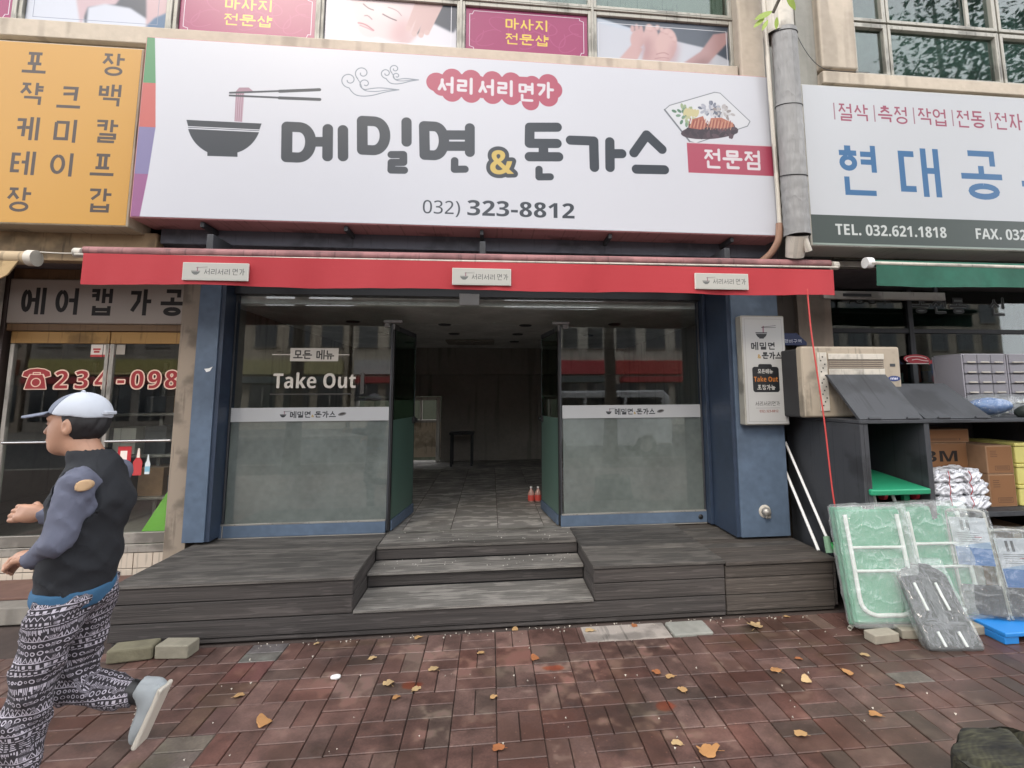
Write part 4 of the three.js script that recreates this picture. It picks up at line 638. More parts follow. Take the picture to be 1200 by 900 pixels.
  part('door_sticker', plane(-3.38, -3.05, 0.99, 1.27, ZS + 0.0075), std(0xffffff, 0.6, { map: ad, transparent: true }), o, { keepUV: true });
  // the shop's room
  part('room_wall', [box(-6.2, -2.87, 0.3, 2.88, -8.0, -7.9), box(-6.2, -6.1, 0.3, 2.88, -7.9, -5.3), box(-6.2, -4.5, 0.0, 2.9, ZS - 0.1, ZS)], M.room, o); part('room_floor', box(-6.1, -2.87, 0.3, 0.4, -7.9, ZS - 0.045), M.concrete, o);
  part('room_ceiling', box(-6.1, -2.87, 2.7, 2.78, -7.9, ZS - 0.045), M.room, o);
}
{
  const sh = thing('goods_shelf', 'grey steel shelf with packaging goods inside the packaging shop', 'shelf', [-3.8, 0.4, -6.1]);
  for (const x of [-4.5, -3.75, -3.0]) part('upright', rbox(x, x + 0.04, 0.4, 2.1, -6.3, -6.26), M.aluminium, sh);
  for (const y of [0.6, 1.05, 1.5, 1.95]) part('shelf_board', rbox(-4.5, -2.96, y, y + 0.03, -6.5, -6.06), M.aluminium, sh);
  const gp = 'boxes on the packaging shop shelf', bm = [M.card, M.offWhite, std(L(0.3, 0.33, 0.36), 0.7), M.charcoal];
  for (let k = 0; k < 15; k++) { const x = -4.44 + (k % 5) * 0.3, y = [0.63, 1.08, 1.53][Math.floor(k / 5)]; single('carton', rbox(x + rr(0, 0.04), x + rr(0.2, 0.27), y, y + rr(0.18, 0.36), -6.45, -6.12, 0.006), bm[Math.floor(rnd() * 4)], 'carton on the steel shelf behind the packaging shop glass', 'box', gp); }
  for (const x of [-3.14, -3.0]) single('tape_roll_stack', lathe([[0.02, 0], [0.05, 0], [0.055, 0.16], [0.04, 0.2], [0.02, 0.24], [0, 0.24]], x, 1.47, -5.75, 16), M.cream, 'cream bottle shaped goods hanging behind the packaging shop door', 'goods', 'cream goods behind the packaging shop door');
  const prism = extrude([[-0.3, 0], [0.0, 0], [0.0, 0.53]], 0.04, 0.004); prism.translate(-3.01, 0.415, -5.42);
  single('triangular_board', prism, std(L(0.2, 0.55, 0.06), 0.5), 'bright green triangular board standing inside the packaging shop door', 'board');
  const pale = extrude([[-0.16, 0], [0.06, 0], [0.0, 1.05], [-0.06, 1.05]], 0.05, 0.004); pale.translate(-4.0, 0.4, -5.6);
  single('leaning_board', pale, std(L(0.42, 0.47, 0.42), 0.5), 'pale tapering board standing inside the packaging shop window', 'board');
  const st = thing('entrance_step', 'low concrete entrance step with brown paving before the packaging shop', 'step', [-4.2, 0, -4.8]);
  part('block', rbox(-6, -2.63, 0.001, 0.13, -5.05, -4.45, 0.012), M.concrete, st); part('paving', rbox(-6, -2.64, 0.131, 0.15, -5.04, -4.6, 0.006), std(L(0.2, 0.11, 0.085), 0.85, { map: T.mottle }), st);
  const rs = thing('side_sign', 'red and white sign box at the end of the packaging shop front', 'sign', [-4.6, 2.2, -4.9]);
  part('casing', rbox(-5.2, -4.42, 2.25, 2.85, -5.04, -4.92, 0.01), M.offWhite, rs); part('print', plane(-5.19, -4.43, 2.42, 2.84, -4.917), printed(canvasTex(400, 220, (g, w, h) => { g.fillStyle = '#9a8f88'; g.fillRect(0, 0, w, h); g.fillStyle = '#a03036'; g.fillRect(0, 60, w - 40, 36); g.fillRect(w - 150, 20, 36, 60); g.beginPath(); g.ellipse(w - 130, 160, 70, 46, 0, 0, 7); g.fill(); })), rs, { keepUV: true });
}

// ---------------------------------------------------------------- tool shop: room, glass, cabinet and goods
{
  const ZS = -5.25, o = thing('tool_storefront', 'dark glazed tool shop front with outlined Korean lettering on the glass', 'storefront', [5.4, 0, ZS]);
  const letTex = canvasTex(1400, 300, (g, w, h) => { g.clearRect(0, 0, w, h); const put = (t, x, y, s, a) => { hangul(g, t, x, y, s, s, s * 0.25, s * 0.2, a); hangul(g, t, x, y, s, s, s * 0.25, s * 0.12, '#1c1d1d'); }; put('측정공구', 110, 20, 62, '#5f6563'); put('공전동', 540, 40, 92, '#6a706e'); put('신', 1010, 40, 100, '#6a706e'); });
  part('glass', [box(3.57, 4.72, 0.3, 2.88, ZS - 0.005, ZS + 0.005)], M.windowGlass, o); part('glass', [box(4.78, 7.3, 0.3, 2.88, ZS - 0.005, ZS + 0.005)], M.windowGlass, o);
  part('frame', [rbox(4.72, 4.78, 0.3, 2.88, ZS - 0.04, ZS + 0.04, 0.004), rbox(3.562, 7.3, 0.2, 0.3, ZS - 0.05, ZS + 0.05, 0.004), rbox(3.562, 7.3, 2.38, 2.43, ZS - 0.03, ZS + 0.03, 0.004)], M.charcoal, o);
  part('lettering', plane(3.7, 6.6, 2.28, 2.88, ZS + 0.0075), std(0xffffff, 0.5, { map: letTex, transparent: true }), o, { keepUV: true });
  const badge = canvasTex(420, 180, (g, w, h) => { g.clearRect(0, 0, w, h); g.fillStyle = '#b3202e'; g.beginPath(); g.ellipse(180, 70, 170, 56, 0.04, 0, 7); g.fill(); g.strokeStyle = '#e6d8d4'; g.lineWidth = 9; g.beginPath(); g.ellipse(180, 78, 140, 40, 0.04, 2.6, 5.8); g.stroke(); smooth(g, [[120, 80], [180, 66], [240, 84], [330, 92]], '#e6d8d4', 8); poly(g, [[330, 60], [360, 90], [390, 60], [376, 110], [400, 140], [360, 118], [330, 140]], '#b3202e'); g.fillStyle = '#d9cfca'; g.fillRect(40, 118, 290, 10); });
  part('red_badge', plane(4.6, 5.0, 1.98, 2.15, ZS + 0.044), std(0xffffff, 0.5, { map: badge, transparent: true }), o, { keepUV: true });
  part('room_wall', [box(3.57, 7.3, 0, 2.9, -8.6, -8.5)], M.room, o); part('room_floor', box(3.57, 7.3, 0.0, 0.2, -8.5, ZS - 0.055), M.concrete, o);
  part('hanging_shelf', [rbox(3.7, 7, 1.3, 1.34, -6.4, -6.0), rbox(3.7, 7, 1.8, 1.84, -6.4, -6.0)], M.charcoal, o);
}
{
  const rail = thing('folded_shutter_rail', 'beige metal rail hanging under the green awning', 'rail', [4.0, 2.6, -4.5]);
  part('bar', rbox(3.2, 4.5, 2.62, 2.7, -4.55, -4.5, 0.006), M.aluminium, rail); part('slot', rbox(3.4, 3.7, 2.645, 2.675, -4.4995, -4.495), M.black, rail); part('hanger', [rbox(3.3, 3.33, 2.7, 2.9, -4.54, -4.51), rbox(4.4, 4.43, 2.7, 2.9, -4.54, -4.51)], M.charcoal, rail);
}
// steel street cabinet
const CX = 2.87, CZ = -3.72, CT = 1.47;
{
  const o = thing('street_cabinet', 'dark grey steel cabinet with open bays beside the wooden deck', 'cabinet', [CX + 1.3, 0, -4.2]);
  part('side_panel', rbox(CX, CX + 0.03, 0.08, CT, -4.72, CZ, 0.004), M.charcoal, o); part('top', rbox(CX - 0.004, 5.6, CT + 0.001, CT + 0.03, -4.72, CZ + 0.01, 0.006), M.charcoal, o);
  part('back_panel', box(CX + 0.03, 5.6, 0.08, CT, -4.72, -4.69), M.charcoal, o); part('divider', rbox(3.42, 3.465, 0.08, CT, -4.69, CZ, 0.004), M.charcoal, o); part('divider', rbox(4.85, 4.9, 0.08, CT, -4.69, CZ, 0.004), M.charcoal, o);
  part('front_post', rbox(CX + 0.032, CX + 0.07, 0.08, CT, CZ - 0.04, CZ - 0.001, 0.004), M.charcoal, o);
  part('shelf_board', rbox(3.466, 4.849, 0.735, 0.775, -4.69, CZ - 0.004, 0.004), M.charcoal, o); part('bottom', box(CX + 0.03, 5.6, 0.1, 0.13, -4.69, CZ - 0.004), M.charcoal, o); part('foot', [rbox(CX, CX + 0.05, 0, 0.08, CZ - 0.06, CZ), rbox(4.85, 4.9, 0, 0.08, CZ - 0.06, CZ), rbox(CX, CX + 0.05, 0, 0.08, -4.72, -4.66), rbox(4.85, 4.9, 0, 0.08, -4.72, -4.66)], M.charcoal, o);
  // lids thrown open, leaning back
  const lid = (x0, x1, skew, zt, yt) => { const A = [[x0, CT + 0.035, CZ - 0.01], [x1, CT + 0.035, CZ - 0.01], [x1 + skew, yt, zt], [x0 + skew, yt, zt]], n = V(0, zt - CZ, -(yt - CT)).normalize().multiplyScalar(-0.022), pos = []; const B = A.map(([a, b, c]) => [a, b - Math.abs(n.y) * 0.6, c - 0.022]); const q = (a, b, c, d) => pos.push(...a, ...b, ...c, ...a, ...c, ...d); q(...A); q(B[3], B[2], B[1], B[0]); for (let k = 0; k < 4; k++) { const m = (k + 1) % 4; q(A[m], A[k], B[k], B[m]); } const g = new THREE.BufferGeometry(); g.setAttribute('position', new THREE.Float32BufferAttribute(pos, 3)); g.setAttribute('uv', new THREE.Float32BufferAttribute(new Float32Array(pos.length / 3 * 2), 2)); g.computeVertexNormals(); return g; };
  const l1 = part('lid', lid(2.885, 3.43, -0.02, -4.06, 1.87), M.charcoal, o); part('hinge', [rod([2.95, CT + 0.04, CZ], [3.05, CT + 0.04, CZ], 0.011), rod([3.28, CT + 0.04, CZ], [3.38, CT + 0.04, CZ], 0.011)], M.charcoal, l1);
  const l2 = part('lid', lid(3.45, 4.04, -0.02, -4.12, 1.79), M.charcoal, o); part('hinge', [rod([3.55, CT + 0.04, CZ], [3.65, CT + 0.04, CZ], 0.011), rod([3.88, CT + 0.04, CZ], [3.98, CT + 0.04, CZ], 0.011)], M.charcoal, l2);
}
{ // window air conditioner on the cabinet
  const o = thing('air_conditioner', 'yellowed window air conditioner standing on the steel cabinet', 'air conditioner', [3.13, CT + 0.03, -4.35]), Z = -4.085, be = std(L(0.42, 0.37, 0.3), 0.55, { map: T.dirty });
  part('casing', rbox(2.665, 3.58, CT + 0.032, 2.1, -4.68, Z - 0.09, 0.015), M.blackMatt, o); part('front_panel', rbox(2.66, 3.585, CT + 0.035, 2.115, Z - 0.088, Z, 0.02, 2), be, o);
  part('upper_grille', [rbox(2.9, 3.42, 2.0, 2.05, Z + 0.001, Z + 0.014, 0.004), rbox(2.9, 3.42, 1.86, 1.92, Z + 0.001, Z + 0.014, 0.004)], M.offWhite, o); part('air_slot', box(2.9, 3.42, 1.921, 1.999, Z - 0.002, Z + 0.002), std(L(0.2, 0.17, 0.14), 0.7), o);
  for (let k = 0; k < 4; k++) part('louvre', rbox(2.91, 3.41, 1.927 + k * 0.018, 1.934 + k * 0.018, Z + 0.002, Z + 0.01, 0.002), be, o);
  const strip = part('perforated_strip', rbox(2.8, 2.885, 1.56, 2.06, Z + 0.001, Z + 0.012, 0.003), M.offWhite, o); for (let k = 0; k < 14; k++) part('hole', box(2.82 + (k % 3) * 0.018, 2.832 + (k % 3) * 0.018, 1.6 + k * 0.032, 1.612 + k * 0.032, Z + 0.0125, Z + 0.0135), M.black, strip);
  part('maker_badge', plane(3.45, 3.57, 1.81, 1.86, Z + 0.002), std(0xffffff, 0.4, { transparent: true, map: canvasTex(260, 110, (g) => { g.clearRect(0, 0, 260, 110); blob(g, 130, 55, 128, 52, 0, '#26386e'); write(g, 'rrier', 50, 76, 66, '#e6e6ee', 'bold', 160); }) }), o, { keepUV: true });
  part('control_slot', rbox(3.48, 3.53, 1.94, 1.965, Z + 0.001, Z + 0.004), M.charcoal, o);
}
{
  const g = extrude([[-0.19, 0], [0.19, 0], [0.19, 0.03], [0.09, 0.12], [-0.09, 0.12], [-0.19, 0.03]], 0.015, 0.003); g.translate(3.03, 2.2, -4.86);
  const o = thing('security_plate', 'small dark blue security plate with white lettering above the air conditioner', 'sign', [3.03, 2.2, -4.86]);
  part('plate', g, std(L(0.02, 0.035, 0.11), 0.4), o); part('print', plane(2.87, 3.19, 2.215, 2.265, -4.841), std(0xffffff, 0.5, { transparent: true, map: canvasTex(420, 70, (c) => { c.clearRect(0, 0, 420, 70); hangul(c, '캡스경비구역', 14, 10, 54, 48, 10, 6, '#d5dae8'); }) }), o, { keepUV: true });
}
// boxes, sacks and drawers
{
  const mm = canvasTex(512, 360, (g, w, h) => { g.fillStyle = '#a9784e'; g.fillRect(0, 0, w, h); g.fillStyle = '#a06f47'; g.fillRect(0, 0, w, 10); write(g, '3M', 150, 250, 210, '#2a211c', 'bold', 300); });
  const side = canvasTex(256, 256, (g, w, h) => { g.fillStyle = '#a8764b'; g.fillRect(0, 0, w, h); g.strokeStyle = '#5d4330'; g.lineWidth = 4; g.strokeRect(70, 190, 150, 40); g.fillStyle = '#6b4d36'; for (let k = 0; k < 3; k++) g.fillRect(82, 198 + k * 9, 126, 4); for (let k = 0; k < 4; k++) g.fillRect(30, 40 + k * 18, 60 + 30 * hash(k, 1, 1), 5); });
  const cart = (x0, x1, y0, y1, z0, z1, label, big) => { const o = thing('cardboard_box', label, 'box', [(x0 + x1) / 2, y0, (z0 + z1) / 2]); part('carton', rbox(x0, x1, y0, y1, z0, z1, 0.006), M.card, o); if (big) part('brand_print', plane(x0 + 0.01, x1 - 0.01, y0 + 0.01, y1 - 0.01, z1 + 0.002), printed(mm, 0.8), o, { keepUV: true }); else part('side_print', plane(x0 + 0.01, x1 - 0.01, y0 + 0.01, y1 - 0.01, z1 + 0.002), printed(side, 0.8), o, { keepUV: true }); };
  const Y = 0.776;
  cart(3.49, 4.08, 1.05, 1.285, -4.45, -4.02, 'wide brown carton with large black print on the cabinet shelf', true); cart(3.49, 4.08, Y, 1.048, -4.45, -4.02, 'wide brown carton behind the white sacks on the cabinet shelf', false); cart(3.49, 4.09, 1.287, 1.4, -4.45, -4.0, 'flat brown carton topmost of the cabinet stack', false);
  cart(4.085, 4.33, 1.04, 1.27, -4.4, -3.86, 'brown carton with a barcode label, upper of a narrow pair', false); cart(4.085, 4.33, Y, 1.038, -4.4, -3.86, 'brown carton with a barcode label, lower of a narrow pair', false);
  const ye = std(L(0.6, 0.55, 0.17), 0.45), rdm = std(L(0.5, 0.05, 0.06), 0.4);
  [Y, Y + 0.172, Y + 0.344].forEach((y, k) => { const o = thing('plastic_crate', ['bottom', 'middle', 'top'][k] + ' yellow plastic box of the stack in the cabinet', 'box', [4.44, y, -4.05], 'yellow boxes in the cabinet'); part('tub', rbox(4.36, 4.52, y, y + 0.14, -4.3, -3.86, 0.012), ye, o); part('lid', rbox(4.352, 4.528, y + 0.141, y + 0.17, -4.31, -3.85, 0.008), ye, o); });
  [Y, Y + 0.15].forEach((y, k) => { const o = thing('plastic_crate', (k ? 'upper' : 'lower') + ' red plastic box in the cabinet next to yellow boxes', 'box', [4.63, y, -4.05], 'red boxes in the cabinet'); part('tub', rbox(4.545, 4.72, y, y + 0.12, -4.3, -3.87, 0.012), rdm, o); part('lid', rbox(4.54, 4.725, y + 0.121, y + 0.148, -4.31, -3.86, 0.008), rdm, o); });
  const sack = (x0, x1, y0, y1, z0, z1, sd) => { const c = [(x0 + x1) / 2, (y0 + y1) / 2, (z0 + z1) / 2], h = [(x1 - x0) / 2, (y1 - y0) / 2, (z1 - z0) / 2]; return sdfMesh((x, y, z) => { const qx = Math.abs(x - c[0]) - h[0] + 0.03, qy = Math.abs(y - c[1]) - h[1] + 0.03, qz = Math.abs(z - c[2]) - h[2] + 0.03; return Math.hypot(Math.max(qx, 0), Math.max(qy, 0), Math.max(qz, 0)) + Math.min(Math.max(qx, qy, qz), 0) - 0.03 + 0.022 * (fbm(x * 0.9 + sd, y * 2.1 + z, 8, 8, 5, 3) - 0.5) + 0.008 * Math.sin(y * 120 + 30 * fbm(x, z, 6, 6, 7, 2)); }, [x0 - 0.03, y0 - 0.02, z0 - 0.03], [x1 + 0.03, y1 + 0.03, z1 + 0.03], 0.009); };
  const sm = phys(L(0.66, 0.68, 0.72), 0.3, { clearcoat: 0.5, bumpMap: T.wrinkle, bumpScale: 0.012 });
  for (const [k, y] of [[0, Y + 0.012], [1, Y + 0.12], [2, Y + 0.215]]) { const o = thing('wrapped_sack', ['bottom', 'middle', 'top'][k] + ' white plastic wrapped bundle of the pile on the cabinet shelf', 'sack', [3.74, y, -3.86], 'white bundles on the cabinet shelf'); part('bundle', sack(3.5, 3.93 + 0.06 * (k < 2), y, y + 0.105, -4.0, -3.76, k), sm, o); part('red_string', [tube([[3.62, y + 0.005, -3.752], [3.618, y + 0.05, -3.738], [3.622, y + 0.1, -3.752]], 0.003, 10, 5), tube([[3.8, y + 0.005, -3.752], [3.81, y + 0.05, -3.738], [3.8, y + 0.1, -3.752]], 0.003, 10, 5)], M.red, o); }
  // clear drawer unit on the cabinet
  const clear = phys(L(0.5, 0.49, 0.53), 0.2, { transmission: 0.6, thickness: 0 }), dk = std(L(0.25, 0.24, 0.26), 0.5);
  const drawer = (x0, x1, cols, label) => { const o = thing('drawer_unit', label, 'drawers', [(x0 + x1) / 2, CT + 0.03, -4.4]); part('shell', [rbox(x0, x0 + 0.012, CT + 0.032, 2.06, -4.6, -4.3, 0.003), rbox(x1 - 0.012, x1, CT + 0.032, 2.06, -4.6, -4.3, 0.003), rbox(x0, x1, 2.061, 2.073, -4.6, -4.3, 0.003), box(x0, x1, CT + 0.032, 2.06, -4.62, -4.605)], std(L(0.3, 0.29, 0.32), 0.45), o); const w = (x1 - x0 - 0.03) / cols; for (let r = 0; r < 6; r++) for (let c = 0; c < cols; c++) { const x = x0 + 0.015 + c * w, y = CT + 0.04 + r * 0.094; const d = part('drawer', [rbox(x + 0.004, x + w - 0.004, y, y + 0.086, -4.31, -4.296, 0.004)], clear, o); part('pull', rbox(x + 0.03, x + w - 0.03, y + 0.006, y + 0.018, -4.2955, -4.28, 0.004), M.offWhite, d); part('contents', box(x + 0.012, x + w - 0.012, y + 0.004, y + 0.05, -4.5, -4.33), dk, d); } };
  drawer(4.4, 4.86, 3, 'clear plastic drawer unit standing on the steel cabinet'); drawer(4.875, 5.45, 3, 'second drawer unit, at the far side of the clear one');
  const bag = sdfMesh((x, y, z) => smin(ell(x, y, z, [4.3, 1.6, -4.0], [0.22, 0.1, 0.14]), ell(x, y, z, [4.52, 1.62, -3.98], [0.12, 0.07, 0.1]), 0.06) + 0.03 * (fbm(x * 1.3, y * 1.9 + z, 8, 8, 3, 3) - 0.5), [4.0, 1.45, -4.25], [4.75, 1.8, -3.78], 0.012);
  const o = thing('plastic_bag', 'blue goods in a crumpled clear bag lying on the cabinet top', 'bag', [4.3, 1.5, -4.0]); part('film', bag, M.wrap, o); part('blue_goods', sdfMesh((x, y, z) => ell(x, y, z, [4.32, 1.59, -4.0], [0.2, 0.075, 0.11]) + 0.02 * (fbm(x, y + z, 8, 8, 3, 3) - 0.5), [4.05, 1.48, -4.2], [4.6, 1.72, -3.82], 0.014), std(L(0.05, 0.13, 0.32), 0.5), o);
  single('dark_sack', sdfMesh((x, y, z) => ell(x, y, z, [4.55, 1.54, -3.87], [0.11, 0.06, 0.09]) + 0.02 * (fbm(x, y + z, 9, 9, 4, 3) - 0.5), [4.38, 1.46, -4.02], [4.72, 1.65, -3.72], 0.012), std(L(0.02, 0.025, 0.02), 0.7), 'small dark green sack on the cabinet top next to the blue bag', 'sack');
}
// hand trolleys wrapped in film
function filmShell(x0, x1, y0, y1, z0, z1, s, cell = 0.015) { const c = [(x0 + x1) / 2, (y0 + y1) / 2, (z0 + z1) / 2], h = [(x1 - x0) / 2, (y1 - y0) / 2, (z1 - z0) / 2]; return sdfMesh((x, y, z) => { const r = 0.035, qx = Math.abs(x - c[0]) - h[0] + r, qy = Math.abs(y - c[1]) - h[1] + r, qz = Math.abs(z - c[2]) - h[2] + r; return Math.hypot(Math.max(qx, 0), Math.max(qy, 0), Math.max(qz, 0)) + Math.min(Math.max(qx, qy, qz), 0) - r + 0.014 * (fbm(x * 0.7 + s, y * 0.6, 10, 10, 5, 3) - 0.5) - 0.008 * Math.pow(1 - Math.abs(2 * fbm(x * 0.5 + y * 0.8 + s, y * 0.3 - x * 0.4, 12, 12, 6, 2) - 1), 4); }, [x0 - 0.05, y0 - 0.05, z0 - 0.05], [x1 + 0.05, y1 + 0.05, z1 + 0.05], cell); }
const whiteTube = std(L(0.62, 0.63, 0.6), 0.4);
function trolley(name, label, x, z, tilt, turn, film = true, group) {     // green folding platform trolley standing on end, seen from its handle side
  const o = thing(name, label, 'trolley', [x, 0.062, z], group, turn); o.rotation.order = 'YXZ'; o.rotation.x = -tilt;
  part('platform', new RoundedBoxGeometry(0.5, 0.78, 0.05, 3, 0.024).translate(0, 0.4, -0.05), M.green, o);
  part('bumper', new RoundedBoxGeometry(0.53, 0.81, 0.03, 3, 0.014).translate(0, 0.4, -0.085), std(L(0.015, 0.2, 0.1), 0.6), o);
  const y0 = 0.07, w = 0.2, pts = [[-w, 0.75, 0], [-w, 0.4, 0], [-w, y0 + 0.1, 0], [-w + 0.03, y0 + 0.03, 0], [-w + 0.1, y0, 0], [0, y0, 0], [w - 0.1, y0, 0], [w - 0.03, y0 + 0.03, 0], [w, y0 + 0.1, 0], [w, 0.4, 0], [w, 0.75, 0]];
  part('handle', tube(pts, 0.0145, 70, 10), whiteTube, o); part('cross_bar', rod([-w, 0.52, 0.002], [w, 0.52, 0.002], 0.01), whiteTube, o); part('cross_bar', rod([-w, 0.36, 0.002], [w, 0.36, 0.002], 0.01), whiteTube, o);
  for (const [a, b] of [[-0.17, 0.12], [0.17, 0.12], [-0.17, 0.66], [0.17, 0.66]]) { part('castor', new THREE.CylinderGeometry(0.05, 0.05, 0.025, 20).rotateZ(Math.PI / 2).translate(a, b, -0.16), M.blackMatt, o); part('castor_fork', new RoundedBoxGeometry(0.05, 0.06, 0.05, 1, 0.006).translate(a, b + 0.02, -0.12), M.steel, o); }
  if (film) part('plastic_film', filmShell(-0.275, 0.275, -0.015, 0.83, -0.12, 0.03, x), M.wrapPale, o);
  return o;
}
const brickMat = std(L(0.42, 0.38, 0.3), 0.9, { map: T.mottle, bumpMap: T.grain, bumpScale: 0.003 });
for (const [x, z, t, l] of [[2.72, -3.47, 0.1, 'pale brick under the film wrapped trolley beside the deck'], [2.98, -3.5, -0.15, 'pale brick under the wrapped trolley beside the black folded cart'], [3.42, -3.5, 0.05, 'pale brick under the second film wrapped trolley']]) { const b = new RoundedBoxGeometry(0.2, 0.06, 0.1, 2, 0.008).rotateY(t).translate(x, 0.031, z); single('support_brick', b, brickMat, l, 'brick'); }
trolley('platform_trolley', 'film wrapped green trolley with white tube handle propped on bricks beside the deck', 2.86, -3.53, 0.2, -0.08);
trolley('platform_trolley', 'second film wrapped green trolley leaning behind the black folded cart', 3.4, -3.56, 0.2, -0.06);
{ // green trolley lying in the first bay
  const o = thing('bay_trolley', 'green trolley with red castors lying in the first cabinet bay', 'trolley', [3.14, 0.14, -4.0]);
  const pl = new RoundedBoxGeometry(0.5, 0.045, 0.62, 2, 0.012).rotateX(0.1).translate(3.155, 0.98, -4.0); part('platform', pl, M.green, o);
  part('leg', [rbox(3.3, 3.35, 0.14, 0.95, -3.88, -3.84, 0.006)], M.green, o); part('leg', [rbox(2.95, 3.0, 0.14, 0.98, -3.9, -3.86, 0.006)], M.green, o);
  part('stand', [rod([3.2, 0.94, -3.86], [3.26, 0.62, -3.8], 0.014), rod([3.05, 0.62, -3.82], [3.05, 0.92, -3.86], 0.014), rod([3.05, 0.66, -3.81], [3.25, 0.66, -3.81], 0.012)], whiteTube, o);
  for (const [x, z] of [[3.13, -3.86], [3.4, -3.85]]) part('castor', [new THREE.CylinderGeometry(0.04, 0.04, 0.03, 18).rotateZ(Math.PI / 2).translate(x, 0.9, z)], std(L(0.45, 0.03, 0.05), 0.4), o);
}
{ // black folded cart
  const o = thing('folded_cart', 'black folded hand cart in clear film leaning on the trolleys', 'cart', [3.1, 0.005, -3.27], null, -0.12); o.rotation.order = 'YXZ'; o.rotation.x = -0.62;
  const bk = std(L(0.014, 0.015, 0.017), 0.45), sh = new THREE.Shape(); sh.moveTo(-0.17, 0); sh.lineTo(0.17, 0); sh.lineTo(0.165, 0.46); sh.quadraticCurveTo(0.13, 0.53, 0, 0.53); sh.quadraticCurveTo(-0.13, 0.53, -0.165, 0.46); sh.closePath();
  part('platform', new THREE.ExtrudeGeometry(sh, { depth: 0.03, bevelEnabled: true, bevelSize: 0.006, bevelThickness: 0.006, bevelSegments: 2 }).translate(0, 0.01, -0.03), bk, o);
  for (const [x, a, b] of [[-0.07, 0.02, 0.11], [0.07, 0.02, 0.11], [-0.08, 0.24, 0.42], [0.07, 0.24, 0.42]]) part('white_strip', rod([x, a, 0.012], [x - 0.01, b, 0.012], 0.009, 0.009, 8), whiteTube, o);
  part('rib', [rbox(-0.03, 0.03, 0.12, 0.46, 0.007, 0.014, 0.004), rbox(-0.14, 0.14, 0.15, 0.17, 0.007, 0.012, 0.003)], std(L(0.05, 0.052, 0.056), 0.4), o);
  part('handle', tube([[-0.13, 0.44, -0.045], [-0.13, 0.52, -0.045], [-0.09, 0.56, -0.045], [0.09, 0.56, -0.045], [0.13, 0.52, -0.045], [0.13, 0.44, -0.045]], 0.012, 40, 8), bk, o);
  for (const x of [-0.12, 0.12]) part('wheel', new THREE.CylinderGeometry(0.045, 0.045, 0.025, 18).rotateZ(Math.PI / 2).translate(x, 0.06, -0.075), M.blackMatt, o);
  part('plastic_film', filmShell(-0.19, 0.19, -0.005, 0.6, -0.07, 0.026, 5, 0.011), M.wrap, o);
}
{ // carded goods on a blue pallet
  const labelTex = canvasTex(300, 400, (g, w, h) => { g.fillStyle = '#cfd4dc'; g.fillRect(0, 0, w, h); g.fillStyle = '#4a7fc0'; g.fillRect(0, 250, w, 150); poly(g, [[0, 250], [w, 200], [w, 260]], '#9db9d8'); g.fillStyle = '#8b8f96'; for (let k = 0; k < 5; k++) g.fillRect(40, 130 + k * 18, 150 + 60 * hash(k, 2, 2), 6); g.fillStyle = '#52565c'; g.fillRect(80, 20, 26, 90); g.fillRect(130, 20, 26, 90); g.fillStyle = '#b96a74'; g.fillRect(180, 160, 60, 8); });
  const pale = std(L(0.5, 0.51, 0.52), 0.45);
  const pal = thing('blue_pallet', 'bright blue plastic pallet under the carded goods', 'pallet', [3.9, 0, -3.5]); const bl = std(L(0.02, 0.2, 0.55), 0.45);
  part('deck', rbox(3.5, 4.4, 0.05, 0.08, -3.75, -3.3, 0.008), bl, pal); for (const x of [3.5, 3.9, 4.28]) part('skid', rbox(x, x + 0.11, 0.002, 0.05, -3.74, -3.31, 0.006), bl, pal);
  const carded = (x, z, turn, h, label) => { const o = thing('carded_cart', label, 'cart', [x, 0.082, z], null, turn); o.rotation.order = 'YXZ'; o.rotation.x = -0.25; part('back_frame', tube([[-0.13, 0, 0], [-0.13, h - 0.06, 0], [-0.1, h, 0], [0.1, h, 0], [0.13, h - 0.06, 0], [0.13, 0, 0]], 0.012, 50, 8), M.aluminium, o); part('lower_plate', new RoundedBoxGeometry(0.26, 0.2, 0.02, 1, 0.006).translate(0, 0.12, 0.01), M.charcoal, o); part('card', new RoundedBoxGeometry(0.24, 0.34, 0.006, 1, 0.002).translate(0, h - 0.22, 0.02), pale, o); part('card_print', new THREE.PlaneGeometry(0.235, 0.335).translate(0, h - 0.22, 0.0255), printed(labelTex, 0.35), o, { keepUV: true }); for (const s of [-0.1, 0.1]) part('wheel', new THREE.CylinderGeometry(0.045, 0.045, 0.025, 18).rotateZ(Math.PI / 2).translate(s, 0.06, -0.05), M.blackMatt, o); part('plastic_film', filmShell(-0.16, 0.16, -0.0, h + 0.03, -0.085, 0.04, x, 0.013), M.wrap, o); };
  carded(3.6, -3.52, -0.35, 0.74, 'film wrapped folding cart with a blue printed card next to the trolleys'); carded(3.88, -3.45, -0.2, 0.6, 'shorter carded cart on the blue pallet'); carded(4.22, -3.5, -0.2, 0.56, 'carded cart at the far end of the blue pallet');
}
